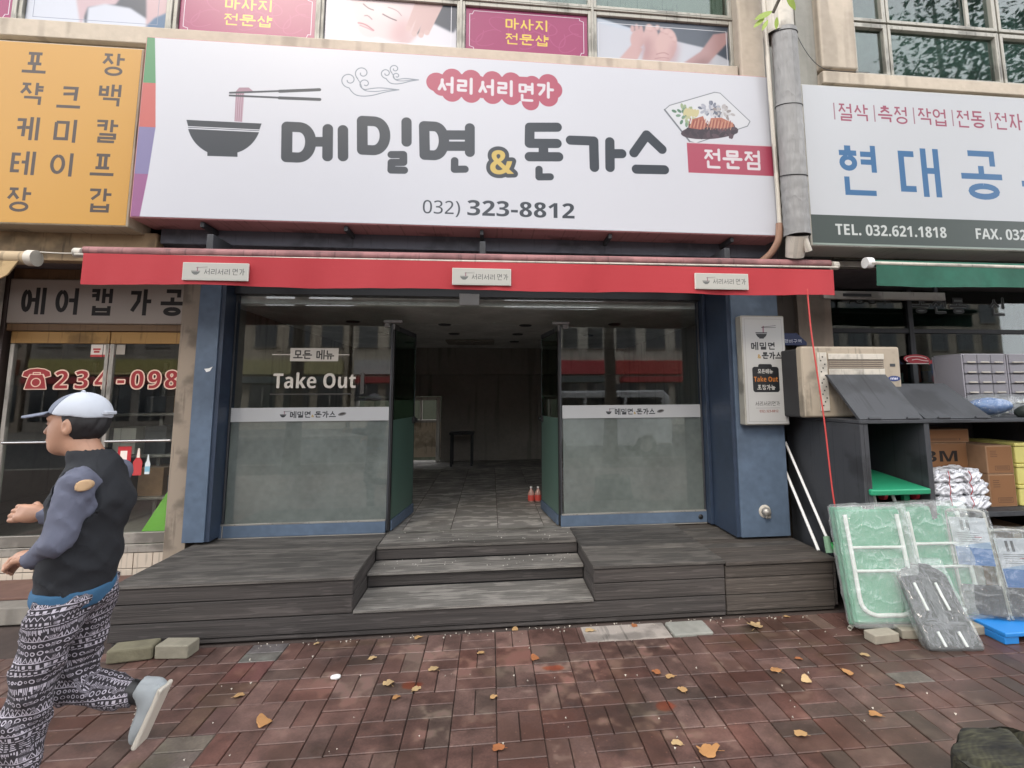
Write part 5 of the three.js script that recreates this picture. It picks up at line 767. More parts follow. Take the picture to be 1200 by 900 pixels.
// odds and ends by the deck corner
{
  const b = thing('broom', 'white stick with a green and white brush leaning on the cabinet side', 'broom', [2.76, 0.4, -4.15]);
  part('stick', rod([2.8, 0.52, -4.12], [2.79, 1.25, -4.62], 0.012, 0.011), M.white, b); part('brush', [rod([2.8, 0.4, -4.08], [2.8, 0.52, -4.12], 0.035, 0.024, 14)], std(L(0.3, 0.5, 0.32), 0.8, { map: T.mottle }), b);
  single('white_pole', rod([2.745, 0.4, -4.15], [2.765, 0.98, -4.6], 0.013, 0.012), M.white, 'plain white pole leaning next to the brush by the deck corner', 'pole');
  single('green_bowl', lathe([[0, 0], [0.035, 0], [0.06, 0.05], [0.07, 0.09], [0.062, 0.09], [0.03, 0.012], [0, 0.012]], 2.835, 0.4, -4.0, 22), std(L(0.05, 0.45, 0.1), 0.35), 'small bright green bowl at the end of the deck', 'bowl');
  single('hanging_rope', tube([[2.69, 2.6, -3.99], [2.7, 2.2, -3.985], [2.715, 1.5, -3.92], [2.72, 0.9, -3.88], [2.78, 0.3, -3.86], [2.785, 0.02, -3.86]], 0.0065, 60, 6), std(L(0.45, 0.05, 0.045), 0.6), 'thin red cord hanging from the red awning to the ground', 'cord');
  single('grey_hose', tube([[2.6, 0.016, -3.63], [2.68, 0.03, -3.69], [2.75, 0.1, -3.72], [2.79, 0.2, -3.74], [2.8, 0.3, -3.78]], 0.015, 30, 10), M.offWhite, 'short curved grey hose end lying by the trolley', 'hose');
  single('kerb_stone', new RoundedBoxGeometry(0.26, 0.085, 0.13, 2, 0.014).rotateY(0.15).translate(-2.33, 0.046, -3.83), std(L(0.22, 0.2, 0.13), 0.9, { map: T.mottle, bumpMap: T.grain, bumpScale: 0.004 }), 'dark mossy stone lying against the deck front', 'stone');
  single('kerb_stone', new RoundedBoxGeometry(0.22, 0.085, 0.12, 2, 0.01).rotateY(-0.1).translate(-2.07, 0.044, -3.84), std(L(0.36, 0.33, 0.25), 0.9, { map: T.mottle, bumpMap: T.grain, bumpScale: 0.004 }), 'pale block stone lying against the deck front', 'stone');
  // inside the restaurant
  const tb = thing('dark_table', 'small dark table left in the empty restaurant', 'table', [-0.52, FL, -9.7]); part('top', rbox(-0.75, -0.3, 0.98, 1.02, -9.9, -9.5, 0.006), M.blackMatt, tb); for (const [x, z] of [[-0.73, -9.88], [-0.36, -9.88], [-0.73, -9.56], [-0.36, -9.56]]) part('leg', rbox(x, x + 0.04, FL, 0.979, z, z + 0.05, 0.004), M.blackMatt, tb);
  const bm = phys(L(0.8, 0.5, 0.42), 0.15, { transmission: 0.45, thickness: 0 });
  for (const [x, l] of [[0.5, 'red bottle standing by the open glass door'], [0.585, 'second red bottle tucked behind the open glass door']]) { const o = thing('bottle', l, 'bottle', [x, FL, -6.35]); part('body', lathe([[0, 0], [0.038, 0], [0.04, 0.02], [0.04, 0.1], [0.03, 0.13], [0.013, 0.15], [0.013, 0.165]], x, FL, -6.35, 18), bm, o); part('label', lathe([[0.0408, 0.02], [0.0408, 0.085]], x, FL, -6.35, 18), std(L(0.6, 0.08, 0.06), 0.4), o); part('cap', lathe([[0.015, 0.163], [0.015, 0.182], [0, 0.182]], x, FL, -6.35, 14), M.white, o); }
  single('crumpled_paper', sdfMesh((x, y, z) => ell(x, y, z, [0.8, FL + 0.07, -5.75], [0.09, 0.07, 0.08]) + 0.05 * (fbm(x * 2, y * 2 + z * 1.5, 9, 9, 4, 3) - 0.5), [0.66, FL - 0.01, -5.9], [0.94, FL + 0.2, -5.6], 0.01), M.offWhite, 'crumpled grey paper on the tiles behind the frosted pane', 'litter');
}

{ // stock behind the tool shop glass and in the lower bay
  const tints = [L(0.45, 0.08, 0.06), L(0.06, 0.15, 0.35), L(0.5, 0.4, 0.08), L(0.3, 0.3, 0.3), L(0.08, 0.25, 0.12), L(0.4, 0.26, 0.15)].map((c) => std(c, 0.6, { map: T.mottle }));
  for (const y of [1.341, 1.841]) for (let k = 0; k < 13; k++) { const x = 3.74 + k * 0.245, w = rr(0.12, 0.22), h = rr(0.12, 0.3); single('stock_box', rbox(x, x + w, y, y + h, -6.32, -6.06, 0.006), tints[Math.floor(rnd() * 6)], 'small coloured stock box on the shelves behind the tool shop glass', 'box', 'stock on the tool shop shelves'); }
  for (const [x0, x1, h, l] of [[3.5, 3.86, 0.34, 'brown carton in the lower bay next to the divider'], [3.9, 4.3, 0.28, 'wide brown carton in the lower bay'], [4.36, 4.74, 0.4, 'tall brown carton in the lower bay']]) single('floor_carton', rbox(x0, x1, 0.131, 0.131 + h, -4.5, -3.95, 0.008), M.card, l, 'box');
}

// ---------------------------------------------------------------- the passer-by
{
  const o = thing('person', 'person in white cap, black vest and patterned trousers striding past the deck', 'person', [-1.72, 0, -2.38]);
  const skin = phys(L(0.58, 0.32, 0.21), 0.52, { map: T.mottle, bumpMap: T.grain, bumpScale: 0.0009, sheen: 0.2, sheenRoughness: 0.6, sheenColor: L(0.6, 0.3, 0.2) });
  const J = { pel: [-1.70, 0.93, -2.39], wai: [-1.69, 1.08, -2.39], che: [-1.665, 1.28, -2.39], nkb: [-1.68, 1.425, -2.39], nkt: [-1.725, 1.51, -2.39], shL: [-1.635, 1.375, -2.255], elL: [-1.645, 1.17, -2.2], wrL: [-1.8, 1.08, -2.3], shR: [-1.68, 1.375, -2.53], elR: [-1.78, 1.18, -2.58], wrR: [-1.98, 1.2, -2.55], hpL: [-1.695, 0.88, -2.3], knL: [-1.775, 0.49, -2.3], anL: [-1.75, 0.09, -2.3], hpR: [-1.695, 0.88, -2.48], knR: [-1.765, 0.5, -2.49], anR: [-1.475, 0.455, -2.5] };
  const hand = (w, dir, up, side, thumbSide) => {     // palm, four fingers and a thumb, loosely closed
    const D = V(...dir).normalize(), U = V(...up).normalize(), S = new THREE.Vector3().crossVectors(D, U).normalize(), P = (a, b, c) => [w[0] + D.x * a + U.x * b + S.x * c, w[1] + D.y * a + U.y * b + S.y * c, w[2] + D.z * a + U.z * b + S.z * c];
    const bones = [[P(0, 0, 0), P(0.045, 0, 0), 0.026, 0.03], [P(0.03, -0.015, 0), P(0.08, -0.018, 0), 0.022, 0.02], [P(0.03, 0.015, 0), P(0.08, 0.018, 0), 0.022, 0.02]];
    [[-0.03, 0.062], [-0.011, 0.074], [0.01, 0.07], [0.029, 0.056]].forEach(([b, l]) => { const r = 0.0092; const a0 = P(0.082, b, 0.002 * side), a1 = P(0.082 + l * 0.5, b, 0.012 * side), a2 = P(0.082 + l * 0.62, b * 0.95, 0.036 * side), a3 = P(0.082 + l * 0.42, b * 0.9, 0.052 * side); bones.push([a0, a1, r * 1.1, r], [a1, a2, r, r * 0.92], [a2, a3, r * 0.92, r * 0.8]); });
    const t0 = P(0.02, 0.024 * thumbSide, 0.01 * side), t1 = P(0.055, 0.045 * thumbSide, 0.025 * side), t2 = P(0.085, 0.034 * thumbSide, 0.045 * side); bones.push([t0, t1, 0.014, 0.011], [t1, t2, 0.011, 0.009]);
    const f = (x, y, z) => { let d = 1; bones.slice(0, 3).forEach(([a, b, p, q]) => { d = smin(d, cone(x, y, z, a, b, p, q), 0.02); }); bones.slice(3).forEach(([a, b, p, q]) => { d = smin(d, cone(x, y, z, a, b, p, q), 0.005); }); return d; };
    const c = P(0.07, 0, 0); return sdfMesh(f, c.map((v) => v - 0.13), c.map((v) => v + 0.13), 0.0035);
  };
  const H = [-1.757, 1.595, -2.39];
  const headF = (x, y, z) => {
    const a = x - H[0], b = y - H[1], c = z - H[2];
    let d = ell(a, b, c, [0.012, 0.035, 0], [0.096, 0.1, 0.077]); d = smin(d, ell(a, b, c, [-0.03, -0.035, 0], [0.068, 0.085, 0.064]), 0.03); d = smin(d, ell(a, b, c, [-0.055, -0.088, 0], [0.035, 0.03, 0.04]), 0.025);
    d = smin(d, cone(a, b, c, [-0.094, 0.012, 0], [-0.112, -0.024, 0], 0.009, 0.013), 0.012);                   // nose
    d = smin(d, cone(a, b, c, [-0.093, -0.058, -0.018], [-0.093, -0.058, 0.018], 0.008, 0.008), 0.008); d = smin(d, cone(a, b, c, [-0.09, -0.07, -0.014], [-0.09, -0.07, 0.014], 0.008, 0.008), 0.006);   // lips
    for (const s of [-1, 1]) { d = smin(d, cone(a, b, c, [-0.085, 0.03, s * 0.015], [-0.07, 0.033, s * 0.05], 0.012, 0.01), 0.015); d = Math.max(d, -ell(a, b, c, [-0.094, 0.012, s * 0.032], [0.012, 0.009, 0.016])); d = smin(d, ell(a, b, c, [-0.078, 0.012, s * 0.032], [0.012, 0.012, 0.013]), 0.003); d = smin(d, ell(a, b, c, [0.02, -0.002, s * 0.078], [0.02, 0.034, 0.011]), 0.008); d = Math.max(d, -ell(a, b, c, [0.014, 0, s * 0.09], [0.01, 0.018, 0.007])); }
    d = smin(d, cone(x, y, z, J.nkb, J.nkt, 0.062, 0.056), 0.03); return d;
  };
  const headG = sdfMesh(headF, [H[0] - 0.16, 1.4, H[2] - 0.13], [H[0] + 0.15, H[1] + 0.16, H[2] + 0.13], 0.0045);
  const torso = (x, y, z) => { const zz = J.che[2] + (z - J.che[2]) * 0.7; let d = smin(cone(x, y, zz, J.pel, J.wai, 0.09, 0.083), cone(x, y, zz, J.wai, J.che, 0.083, 0.09), 0.05); d = smin(d, cone(x, y, zz, J.che, [-1.675, 1.36, -2.39], 0.09, 0.068), 0.05); return d; };
  const arm = (x, y, z, s, e, w, k) => smin(cone(x, y, z, s, e, 0.043 + k, 0.035 + k), cone(x, y, z, e, w, 0.035 + k, 0.024 + k), 0.02);
  const leg = (x, y, z, h, n, a, k) => smin(cone(x, y, z, h, n, 0.072 + k, 0.05 + k), cone(x, y, z, n, a, 0.05 + k, 0.036 + k), 0.03);
  const whole = (x, y, z) => { let d = torso(x, y, z); d = smin(d, cone(x, y, z, J.nkb, J.nkt, 0.06, 0.055), 0.03); d = smin(d, cone(x, y, z, J.shL, J.shR, 0.05, 0.05), 0.05); for (const q of ['L', 'R']) { d = smin(d, arm(x, y, z, J['sh' + q], J['el' + q], J['wr' + q], 0), 0.03); d = smin(d, leg(x, y, z, J['hp' + q], J['kn' + q], J['an' + q], 0), 0.04); } return d; };
  const bodyG = sdfMesh(whole, [-2.12, 0.03, -2.76], [-1.4, 1.56, -2.02], 0.019);
  const hL = hand(J.wrL, [-0.85, -0.1, -0.45], [0.1, 0.55, 0.83], -1, 1), hR = hand(J.wrR, [-0.97, 0.1, 0.1], [0.1, 0.9, -0.4], 1, 1);
  part('body', [bodyG, headG, hL, hR], skin, o);
  const eye = std(L(0.02, 0.015, 0.012), 0.3); for (const s of [-1, 1]) part('eye', new THREE.SphereGeometry(0.007, 10, 8).translate(H[0] - 0.0885, H[1] + 0.012, H[2] + s * 0.032), eye, o);
  const hairF = (x, y, z) => { const a = x - H[0], b = y - H[1], c = z - H[2]; let d = ell(a, b, c, [0.028, 0.022, 0], [0.09, 0.1, 0.084]); d = Math.max(d, -(a + 0.005 + 0.45 * (b - 0.03)) * 1); d = Math.max(d, -(b + 0.085)); return d + 0.008 * (fbm(x * 6, y * 2 + z * 6, 12, 12, 4, 2) - 0.5); };
  part('hair', sdfMesh(hairF, [H[0] - 0.1, H[1] - 0.1, H[2] - 0.12], [H[0] + 0.16, H[1] + 0.15, H[2] + 0.12], 0.006), std(L(0.012, 0.011, 0.012), 0.6), o);
  // cap: white back panels, grey front panel and peak
  const capF = (x, y, z) => { const a = x - H[0], b = y - H[1], c = z - H[2], up = b - 0.045 + 0.12 * a; let d = ell(a, b, c, [0.012, 0.045, 0], [0.112, 0.097, 0.093]); return Math.max(d, -up) + 0.0012 * Math.sin(Math.atan2(c, a - 0.012) * 6); };
  const cw = std(L(0.44, 0.47, 0.52), 0.8, { bumpMap: T.cloth, bumpScale: 0.001 }), cg = std(L(0.15, 0.17, 0.22), 0.8, { bumpMap: T.cloth, bumpScale: 0.001 });
  const clo = [H[0] - 0.13, H[1] + 0.0, H[2] - 0.12], chi = [H[0] + 0.15, H[1] + 0.16, H[2] + 0.12];
  const cap = part('cap', sdfMesh((x, y, z) => Math.max(capF(x, y, z), -(x - H[0] + 0.045 - 0.5 * (y - H[1] - 0.05))), clo, chi, 0.005), cw, o, { label: 'white baseball cap with a grey peak' });
  part('front_panel', sdfMesh((x, y, z) => Math.max(capF(x, y, z) + 0.001, x - H[0] + 0.044 - 0.5 * (y - H[1] - 0.05)), clo, chi, 0.005), cg, cap);
  part('peak', sdfMesh((x, y, z) => { const a = x - H[0] + 0.1, b = y - H[1] - 0.052 - 0.18 * (a + 0.04) + 2.2 * (z - H[2]) ** 2, c = z - H[2]; return Math.max(Math.hypot(a / 0.098, c / 0.084) * 0.08 - 0.08, Math.abs(b) - 0.004, a - 0.03); }, [H[0] - 0.22, H[1] - 0.02, H[2] - 0.1], [H[0] - 0.04, H[1] + 0.1, H[2] + 0.1], 0.004), cg, cap);
  part('button', new THREE.SphereGeometry(0.008, 10, 8).translate(H[0] + 0.012, H[1] + 0.143, H[2]), cw, cap); part('strap', rbox(H[0] + 0.105, H[0] + 0.135, H[1] + 0.045, H[1] + 0.06, H[2] - 0.03, H[2] + 0.03, 0.004), cw, cap);
  // shirt sleeves, shirt tail, vest, trousers, shoes
  const fold = (x, y, z, f, s) => (fbm(x * f + s, y * f * 1.3 + z * f, 16, 16, 6, 3) - 0.5);
  const ridge = (x, y, z, f, s) => { const a = 1 - Math.abs(2 * fbm(x * f + 0.5 * y + s, y * f * 0.8 - z * f, 16, 16, 9, 2) - 1); return a * a * a; };
  const lilac = std(L(0.1, 0.108, 0.15), 0.9, { bumpMap: T.cloth, bumpScale: 0.0012 });
  const cuff = (x, y, z, q) => { const w = J['wr' + q], e = J['el' + q]; return -((x - w[0]) * (e[0] - w[0]) + (y - w[1]) * (e[1] - w[1]) + (z - w[2]) * (e[2] - w[2])) / Math.hypot(e[0] - w[0], e[1] - w[1], e[2] - w[2]) + 0.004; };
  part('shirt', sdfMesh((x, y, z) => { let d = Math.max(torso(x, y, z) - 0.008, 1.0 - y); d = smin(d, cone(x, y, z, [-1.64, 1.37, -2.28], [-1.675, 1.37, -2.5], 0.062, 0.062), 0.03); for (const q of ['L', 'R']) d = smin(d, Math.max(arm(x, y, z, J['sh' + q], J['el' + q], J['wr' + q], 0.014), cuff(x, y, z, q)), 0.02); return d + 0.012 * fold(x, y, z, 1.6, 1) - 0.011 * ridge(x, y, z, 0.8, 2) + 0.004; }, [-2.08, 0.98, -2.68], [-1.48, 1.48, -2.1], 0.009), lilac, o, { label: 'lilac grey long sleeved shirt' });
  part('vest', sdfMesh((x, y, z) => { let d = smin(torso(x, y, z) - 0.022, cone(x, y, z, [-1.645, 1.37, -2.31], [-1.67, 1.37, -2.48], 0.066, 0.066), 0.04); d = smin(d, cone(x, y, z, [-1.66, 1.42, -2.39], [-1.69, 1.47, -2.39], 0.078, 0.074), 0.03); d += 0.014 * fold(x, y, z, 1.0, 4) - 0.01 * ridge(x, y, z, 0.5, 5) + 0.003; d = Math.max(d, 0.945 - 0.12 * (x + 1.7) - y); for (const s of [J.shL, J.shR]) { const dz = (z - s[2]) * (s === J.shL ? 1 : -1); d = Math.max(d, -Math.max(Math.hypot((x - s[0]) / 0.085, (y - s[1] + 0.03) / 0.12) * 0.09 - 0.09, -dz - 0.03)); } return d; }, [-1.95, 0.88, -2.64], [-1.42, 1.5, -2.14], 0.01), std(L(0.012, 0.014, 0.018), 0.85, { bumpMap: T.cloth, bumpScale: 0.0015 }), o);
  part('shirt_tail', sdfMesh((x, y, z) => Math.max(torso(x, y, z) - 0.026 + 0.01 * fold(x, y, z, 1.2, 7), y - 0.96 + 0.12 * (x + 1.7), 0.885 - 0.12 * (x + 1.7) - y), [-1.95, 0.82, -2.64], [-1.42, 1.02, -2.14], 0.01), std(L(0.03, 0.1, 0.19), 0.85), o);
  part('shoulder_patch', sdfMesh((x, y, z) => Math.max(Math.abs(arm(x, y, z, J.shL, J.elL, J.wrL, 0.017)) - 0.016, ell(x, y, z, [-1.582, 1.372, -2.215], [0.02, 0.022, 0.05])), [-1.66, 1.3, -2.32], [-1.5, 1.46, -2.12], 0.006), std(L(0.45, 0.3, 0.17), 0.8), o);
  const printTex = canvasTex(1024, 1024, (g, w, h) => {
    g.fillStyle = '#2b282d'; g.fillRect(0, 0, w, h); const c = '#aca6b0'; let y = 0, k = 0;
    const R = (a) => hash(k++, a, 77);
    while (y < h) {
      const bh = 22 + Math.floor(R(1) * 40), kind = Math.floor(R(2) * 6); g.strokeStyle = c; g.fillStyle = c; g.lineCap = 'butt';
      for (let x = -20; x < w + 20;) { const s = 14 + R(3) * 30;
        g.lineWidth = 4 + R(4) * 3;
        if (kind === 0) { g.beginPath(); g.moveTo(x, y + bh - 4); g.lineTo(x + s / 2, y + 4); g.lineTo(x + s, y + bh - 4); g.closePath(); g.stroke(); if (R(5) > 0.5) { g.beginPath(); g.arc(x + s / 2, y + bh * 0.65, 3, 0, 7); g.fill(); } }
        else if (kind === 1) { g.beginPath(); for (let q = 0; q < 4; q++) { g.moveTo(x, y + 5 + q * bh / 4); g.lineTo(x + s * (0.5 + 0.5 * R(6)), y + 5 + q * bh / 4); } g.stroke(); }
        else if (kind === 2) { g.beginPath(); g.moveTo(x, y + 5); g.lineTo(x + s / 2, y + bh - 5); g.lineTo(x + s, y + 5); g.stroke(); }
        else if (kind === 3) { g.beginPath(); g.arc(x + s / 2, y + bh / 2, Math.min(s, bh) * 0.34, 0, 7); g.stroke(); }
        else if (kind === 4) { g.fillRect(x, y + 4, s * 0.55, bh * (0.3 + 0.5 * R(7))); g.beginPath(); g.moveTo(x, y + bh - 4); g.lineTo(x + s, y + bh - 9); g.stroke(); }
        else { g.beginPath(); for (let q = 0; q < 3; q++) { g.moveTo(x + q * s / 3, y + 3); g.lineTo(x + q * s / 3 + 3, y + bh * (0.4 + 0.6 * R(8))); } g.stroke(); }
        x += s + 4;
      }
      y += bh + 5;
    }
  });
  printTex.wrapS = printTex.wrapT = THREE.RepeatWrapping; printTex.repeat.set(1 / 0.55, 1 / 0.55);
  const trou = sdfMesh((x, y, z) => { let d = smin(torso(x, y, z) - 0.016, 1, 0.01); d = Math.max(d, y - 0.925 + 0.12 * (x + 1.7)); let l = 1; for (const q of ['L', 'R']) { const t = leg(x, y, z, J['hp' + q], J['kn' + q], J['an' + q], 0.013); l = Math.min(l, q === 'L' ? Math.max(t, 0.1 - y) : Math.max(t, x + 1.505)); } d = smin(d, l, 0.025); return d + 0.02 * fold(x, y, z, 0.9, 9) - 0.02 * ridge(x, y * 0.6, z, 0.55, 8) + 0.006 + 0.004 * Math.sin(40 * y + 14 * fold(x, y, z, 1, 3)); }, [-1.98, 0.04, -2.66], [-1.42, 0.99, -2.12], 0.013);
  part('trousers', trou, std(0xffffff, 0.9, { map: printTex }), o, { label: 'loose trousers with a black and white pattern' });
  part('sock', [rod([-1.53, 0.47, -2.5], [-1.455, 0.44, -2.5], 0.044, 0.038, 14)], M.black, o);
  const shoe = (x, y, z, turn) => { const f = (a, b, c) => { let d = smin(ell(a, b, c, [0.0, 0.045, 0], [0.055, 0.055, 0.042]), ell(a, b, c, [-0.1, 0.028, 0], [0.11, 0.036, 0.047]), 0.04); d = smin(d, cone(a, b, c, [0.0, 0.07, 0], [0.005, 0.105, 0], 0.044, 0.042), 0.02); return Math.max(d, -b, b - 0.1); }; const g = sdfMesh(f, [-0.24, -0.02, -0.07], [0.08, 0.13, 0.07], 0.007); g.rotateZ(turn); return g.translate(x, y, z); };
  const sm = std(L(0.4, 0.44, 0.46), 0.75, { map: T.mottle, bumpMap: T.cloth, bumpScale: 0.001 });
  for (const [x, y, z, t] of [[-1.745, 0.012, -2.3, 0], [-1.395, 0.44, -2.5, 1.2]]) {
    const sh = part('shoe', shoe(x, y, z, t), sm, o), sole = new RoundedBoxGeometry(0.25, 0.02, 0.088, 3, 0.009).translate(-0.078, 0.005, 0).rotateZ(t).translate(x, y, z); part('sole', sole, M.offWhite, sh);
    for (let k = 0; k < 4; k++) part('lace', new THREE.CylinderGeometry(0.003, 0.003, 0.05, 6).rotateX(Math.PI / 2).translate(-0.06 - 0.022 * k, 0.068 - 0.004 * k, 0).rotateZ(t).translate(x, y, z), M.offWhite, sh);
  }
}

// ---------------------------------------------------------------- fallen leaves and litter
{
  const cols = [L(0.5, 0.25, 0.09), L(0.55, 0.33, 0.14), L(0.42, 0.15, 0.05), L(0.58, 0.4, 0.2)].map((c) => std(c, 0.8, { side: THREE.DoubleSide, map: T.mottle }));
  const leafGeo = (s, lobes) => { const pts = [], n = 40; for (let k = 0; k < n; k++) { const a = k / n * Math.PI * 2, r = s * (0.62 + 0.25 * Math.abs(Math.cos(a * lobes / 2)) + 0.2 * Math.cos(a) + 0.07 * rnd()); pts.push([r * Math.cos(a), r * 0.85 * Math.sin(a)]); } const sh = new THREE.Shape(pts.map(([a, b]) => new THREE.Vector2(a, b))); const g = new THREE.ShapeGeometry(sh); const p = g.attributes.position, c = rr(3, 10), c2 = rr(-9, 9); for (let i = 0; i < p.count; i++) { const x = p.getX(i), y = p.getY(i); p.setZ(i, 0.004 + c * x * x + Math.abs(c2) * y * y * 0.8 + c2 * 0.4 * x * y + 0.003 * Math.sin(x * 140)); } g.computeVertexNormals(); g.rotateX(-Math.PI / 2); return [g, rod([s * 0.7, 0.006, 0], [s * 1.45, 0.01, s * 0.2], 0.0016, 0.001, 5)]; };
  const at = [[-1.167, -3.013, 0.06, 3, 'broad orange leaf'], [-0.596, -3.324, 0.055, 3, 'brown orange leaf'], [-0.42, -3.25, 0.045, 3, 'curled tan leaf'], [-0.52, -3.178, 0.035, 3, 'round pale leaf'], [-0.755, -3.639, 0.04, 3, 'small rusty leaf'], [0.041, -2.692, 0.045, 3, 'pale leaf with a stalk'], [1.03, -3.26, 0.045, 3, 'tan leaf of a cluster'], [1.09, -3.2, 0.04, 3, 'tan leaf of a cluster'], [1.12, -3.06, 0.045, 3, 'tan leaf of a cluster'], [1.04, -2.55, 0.075, 5, 'large yellowish leaf'], [0.92, -2.63, 0.04, 3, 'small tan leaf'], [1.765, -3.186, 0.05, 3, 'orange leaf'], [1.884, -3.05, 0.05, 3, 'yellowed leaf'], [2.2, -3.1, 0.045, 3, 'tan leaf'], [1.953, -3.768, 0.085, 5, 'big orange leaf'], [2.0, -3.3, 0.035, 3, 'thin pale leaf'], [1.56, -2.62, 0.045, 3, 'pale leaf'], [2.4, -2.95, 0.035, 3, 'tan leaf'], [-0.06, -3.62, 0.035, 3, 'orange leaf'], [0.3, -3.5, 0.045, 3, 'orange leaf'], [-1.42, -3.3, 0.04, 3, 'rust leaf'], [0.03, -3.12, 0.035, 3, 'pale leaf'], [0.72, -3.85, 0.05, 3, 'tan leaf'], [2.05, -2.72, 0.045, 3, 'pale leaf'], [2.45, -3.3, 0.04, 3, 'tan leaf'], [-0.35, -3.45, 0.05, 3, 'orange leaf']];
  for (let k = 0; k < 5; k++) at.push([rr(-1.3, 2.5), rr(-3.94, -3.84), rr(0.025, 0.04), 3]);
  for (const [x, z, s0, l] of at) { const s = s0 * 0.82, gs = leafGeo(s, l), t = rr(0, 6.28); gs.forEach((g) => g.rotateY(t).translate(x, 0.003, z)); single('fallen_leaf', gs, cols[Math.floor(rnd() * 4)], 'dry fallen leaf lying on the brick pavement', 'leaf', 'fallen leaves on the pavement'); }
  const bits = []; for (let k = 0; k < 160; k++) { const x = rr(-1.6, 2.5), z = rnd() < 0.6 ? rr(-3.95, -3.86) : rr(-3.8, -2.4), s = rr(0.003, 0.009); bits.push(new THREE.TetrahedronGeometry(s).rotateY(rr(0, 6)).translate(x, 0.004, z)); }
  const m = part('grit', bits, std(L(0.42, 0.38, 0.32), 0.9), scene, { stuff: true }); m.userData = { kind: 'stuff', label: 'small pale grit and crumbs scattered over the pavement', category: 'grit' };
  const dust = []; for (let k = 0; k < 70; k++) { const onTread = rnd() < 0.5; dust.push(new THREE.TetrahedronGeometry(rr(0.003, 0.008)).rotateY(rr(0, 6)).translate(rr(-0.9, 0.75), onTread ? 0.304 : 0.419, onTread ? rr(-4.66, -4.4) : rr(-5.1, -4.7))); }
  const m2 = part('rubble', dust, std(L(0.5, 0.48, 0.44), 0.9), scene, { stuff: true }); m2.name = 'plaster_crumbs'; m2.userData = { kind: 'stuff', label: 'white plaster crumbs scattered on the wooden steps', category: 'rubble' };
  single('paper_scrap', sdfMesh((x, y, z) => ell(x, y, z, [-0.93, 0.012, -3.42], [0.035, 0.012, 0.02]) + 0.012 * (fbm(x * 3, z * 3, 12, 12, 3, 2) - 0.5), [-1, -0.01, -3.48], [-0.87, 0.05, -3.36], 0.004), M.white, 'small scrap of white paper on the bricks', 'litter');
}
// ---------------------------------------------------------------- the sawn stump
{
  const o = thing('tree_stump', 'dark weathered tree stump sawn flat with cracks across its top', 'stump', [2.03, 0, -1.79]);
  const barkT = tex(256, 256, (u, v) => { const k = 0.55 + 0.7 * (fbm(u, v, 24, 5, 301, 4) - 0.5); return [k, k, k * 0.85]; }, true, [0.3, 0.3]);
  const ringT = tex(512, 512, (u, v) => { const x = u - 0.5, y = v - 0.5, r = Math.hypot(x, y), a = Math.atan2(y, x), n = fbm(u, v, 8, 8, 303, 4), s = fbm(u * 3, v, 3, 80, 305, 2), k = 0.5 + 0.05 * Math.sin(r * 190 + 9 * n) + 0.6 * (n - 0.5) + 0.45 * (s - 0.5); return [k, k, k * 0.85]; });
  const R = 0.28, n = 72, top = [], pos = [], uv = [], idx = [], rad = (k) => R * (1 + 0.035 * Math.sin(k / n * Math.PI * 2 * 9) + 0.05 * Math.sin(k / n * Math.PI * 2 * 2 + 1) + 0.02 * hash(k % n, 2, 4));
  for (let j = 0; j <= 4; j++) for (let k = 0; k <= n; k++) { const r = rad(k) * [1.18, 1.05, 1, 0.99, 0.965][j], a = k / n * Math.PI * 2; pos.push(2.03 + r * Math.cos(a), [0, 0.1, 0.24, 0.33, 0.345][j], -1.79 + r * Math.sin(a)); uv.push(k / n * 1.8, j * 0.09); }
  for (let j = 0; j < 4; j++) for (let k = 0; k < n; k++) { const a = j * (n + 1) + k, b = a + n + 1; idx.push(a, b, a + 1, b, b + 1, a + 1); }
  const g = new THREE.BufferGeometry(); g.setAttribute('position', new THREE.Float32BufferAttribute(pos, 3)); g.setAttribute('uv', new THREE.Float32BufferAttribute(uv, 2)); g.setIndex(idx); g.computeVertexNormals();
  part('bark', g, std(L(0.06, 0.055, 0.04), 0.95, { map: barkT, bumpMap: barkT, bumpScale: 0.012, side: THREE.DoubleSide }), o, { keepUV: true });
  const tp = [], tu = [], ti = [], rings = 14; for (let j = 0; j <= rings; j++) for (let k = 0; k <= n; k++) { const r = rad(k) * 0.965 * j / rings, a = k / n * Math.PI * 2, x = r * Math.cos(a), z = r * Math.sin(a), cr = Math.min(Math.abs(x + 0.35 * z - 0.02 + 0.01 * Math.sin(z * 40)), Math.abs(0.8 * x - z + 0.09 + 0.008 * Math.sin(x * 50)) + (x > 0 ? 0.05 : 0)); tp.push(2.03 + x, 0.345 + 0.008 * (fbm(x * 2 + 1, z * 2 + 1, 12, 12, 6, 3) - 0.5) * 2 - 0.045 * (1 - sstep(0.005, 0.016, cr)) - (j === rings ? 0.002 : 0), -1.79 + z); tu.push(x / 0.62 + 0.5, z / 0.62 + 0.5); }
  for (let j = 0; j < rings; j++) for (let k = 0; k < n; k++) { const a = j * (n + 1) + k, b = a + n + 1; ti.push(a, a + 1, b, b, a + 1, b + 1); }
  const t = new THREE.BufferGeometry(); t.setAttribute('position', new THREE.Float32BufferAttribute(tp, 3)); t.setAttribute('uv', new THREE.Float32BufferAttribute(tu, 2)); t.setIndex(ti); t.computeVertexNormals();
  part('sawn_face', t, std(L(0.095, 0.092, 0.07), 0.92, { map: ringT, bumpMap: ringT, bumpScale: 0.004, side: THREE.DoubleSide }), o, { keepUV: true });
}

